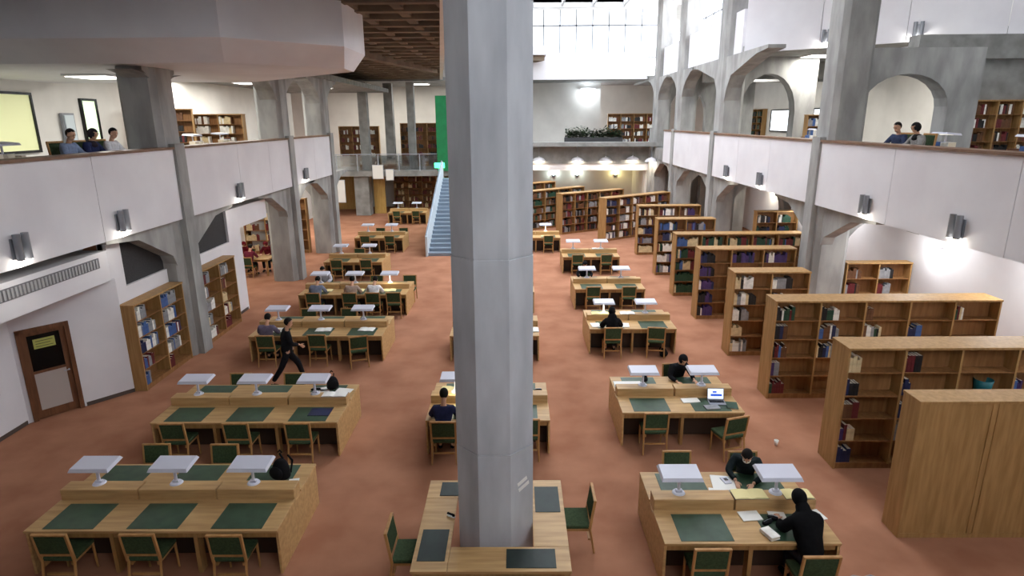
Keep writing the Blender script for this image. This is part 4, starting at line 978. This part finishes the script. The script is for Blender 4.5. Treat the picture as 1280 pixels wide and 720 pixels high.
# third, fourth door-side
F5, B5 = ROWS[2][2] - DT, ROWS[2][2] + DT
openbook('open book on middle place of third door-side table', -5.4, F5 + .5, .05, .44, .3)
openbook('open book at the pillar end of third door-side table', -4.2, F5 + .52, -.1, .44, .3)
sheet('white papers before the grey-shirted reader on third door-side table', -6.75, F5 + .5, .1, .5, .35, n=2)
F6, B6 = ROWS[3][2] - DT, ROWS[3][2] + DT
for k, x in enumerate((-6.6, -5.5, -4.4)): openbook('open yellowish book on fourth door-side table, %s' % ('door-wall end', 'in the middle', 'pillar end')[k], x, F6 + .5, .05 * k, .5, .32, 'cream')
F7, B7 = ROWS[7][2] - DT, ROWS[7][2] + DT
openbook('open notebook under the lit lamp behind the big pillar', -1.45, F7 + .45, .1, .5, .34, 'cream')
openbook('open cream book on far side of the table behind the big pillar', -1.4, B7 - .4, -.1, .5, .3, 'cream')
closed('dark book beside the navy reader behind the big pillar', -1.62, F7 + .22, .3, 'black', .18, .24, .03)
pouch('black pencil case at the bookcase end of the table behind the big pillar', .45, B7 - .5, .2, 'black')
openbook('open white book on the second table behind the big pillar', .42, ROWS[8][2] - DT + .45, 0, .4, .34)
openbook('open lit book on the farthest table behind the big pillar', 1.5, ROWS[10][2] - .5, 0, .5, .32, 'cream')
openbook('open white book on the divider of fifth bookcase-side table', 3.6, ROWS[15][2], 0, .5, .24, 'paper', .921)
# on the pillar table and on the floor
o = thing('stapler', 'small black and white stapler on the pillar table beside the pillar', 'stapler', (-.98, 7.92, .751), -.5); MB().bx(-.07, .07, -.018, .018, 0, .02, .004).build('base', M['paper'], o); MB().bx(-.065, .06, -.015, .015, .03, .055, .006).bx(.03, .06, -.014, .014, .015, .035).build('arm', M['black'], o)
o = thing('paper_cup', 'white paper cup standing on the carpet near the first aisle bookcase', 'cup', (5.26, 11.3, 0)); MB().lathe([(0, .004), (.03, .004), (.043, .1), (.045, .1), (.032, 0), (0, 0)], n=18).build('cup', M['paper'], o); MB().lathe([(.043, .098), (.047, .1), (.045, .106), (.042, .104)], n=18).build('rim', M['paper'], o)
tag(MB().tube([(4.75, 7.5, .012), (4.85, 7.55, .012), (4.98, 7.52, .012), (5.1, 7.56, .012), (5.2, 7.5, .012)], .012).build('cable', M['lampgrey']), 'short grey cable on the carpet by the first bookcase-side table', 'cable')
# upper galleries: ledge tables, lamps and books behind the rail
for s, X, ys, w_ in ((-1, -10.6, (13.0, 21, 23), 'door-side'), (1, 10.75, (13.2, 16.0, 23), 'bookcase-side')):
    for k, y in enumerate(ys):
        t = thing('gallery_desk', 'high oak desk on the %s gallery behind the rail, %s from the camera' % (w_, ORD[k]), 'desk', (X, y, FZ), 0, 'oak desks on the upper galleries')
        MB().bx(-.4, .4, -.8, .8, 1.01, 1.05, .006).build('desk_top', M['wood'], t)
        for a in (-.77, .77): MB().bx(-.38, .38, a - .02, a + .02, 0, 1.01).build('end_panel', M['oak'], t)
        (LAL if False else LA).put((X + s * .25, y + .3, FZ + 1.05), pi / 2, 'pale flat-hooded desk lamp on the %s gallery desk, %s from the camera' % (w_, ORD[k]), 'desk lamps on the upper galleries')
        for q in range(3):
            closed('%s book on the %s gallery desk, %s from the camera' % (('white', 'blue', 'brown')[q], w_, ORD[k]), X - s * .2, y - .5 + .32 * q, .2 * q, ('white', 'blue', 'brown')[q], .2, .28, .16 if q < 2 else .1, FZ + 1.05)
p_ = thing('planter', 'long dark planter of shrubs on the far gallery edge', 'planter', (5.4, 44.1, 3.48), radians(-4))
MB().bx(-2.0, 2.0, -.3, .3, 0, 1.75, .02).build('trough', M['metalgrey'], p_)
lf = MB(); rq = random.Random(5)
for k in range(1100):
    c = V(rq.uniform(-1.9, 1.9), rq.uniform(-.3, .3), 1.75 + abs(rq.gauss(.2, .18))); a = rq.uniform(0, 6.3); u = V(cos(a), sin(a), rq.uniform(-.3, .6)) * .15; v_ = V(-sin(a), cos(a), rq.uniform(-.3, .3)) * .07
    lf.add([tuple(c - u), tuple(c + v_), tuple(c + u), tuple(c - v_)], [(0, 1, 2, 3)])
lf.build('foliage', M['plant'], p_)

# ================================================================ CAMERA AND LIGHT
cam = bpy.data.cameras.new('camera'); co = bpy.data.objects.new('camera', cam); COL.objects.link(co); SC.camera = co
cam.sensor_width = 36; cam.lens = 36 * 772 / 1280; cam.clip_end = 300
P = radians(15.2); YAW = radians(.4); R = radians(-.4)
fw = Vector((-sin(YAW) * cos(P), cos(YAW) * cos(P), -sin(P))); rt = Vector((cos(YAW), sin(YAW), 0)); up = rt.cross(fw)
r2 = cos(R) * rt + sin(R) * up; u2 = -sin(R) * rt + cos(R) * up
mm = Matrix((r2, u2, -fw)).transposed().to_4x4(); mm.translation = Vector((0, 0, 6.4)); co.matrix_world = mm
w = bpy.data.worlds.new('sky'); SC.world = w; w.use_nodes = True
bg = w.node_tree.nodes['Background']; bg.inputs[0].default_value = srgb(246, 248, 252); bg.inputs[1].default_value = SKY if 'SKY' in globals() else 8.5
SC.view_settings.view_transform = 'Standard'; SC.view_settings.look = 'None'; SC.view_settings.gamma = 1; SC.view_settings.use_curve_mapping = False
SC.view_settings.exposure = 0.0
SC.cycles.use_denoising = True
SC.cycles.max_bounces = 8; SC.cycles.diffuse_bounces = 5; SC.cycles.sample_clamp_indirect = 6
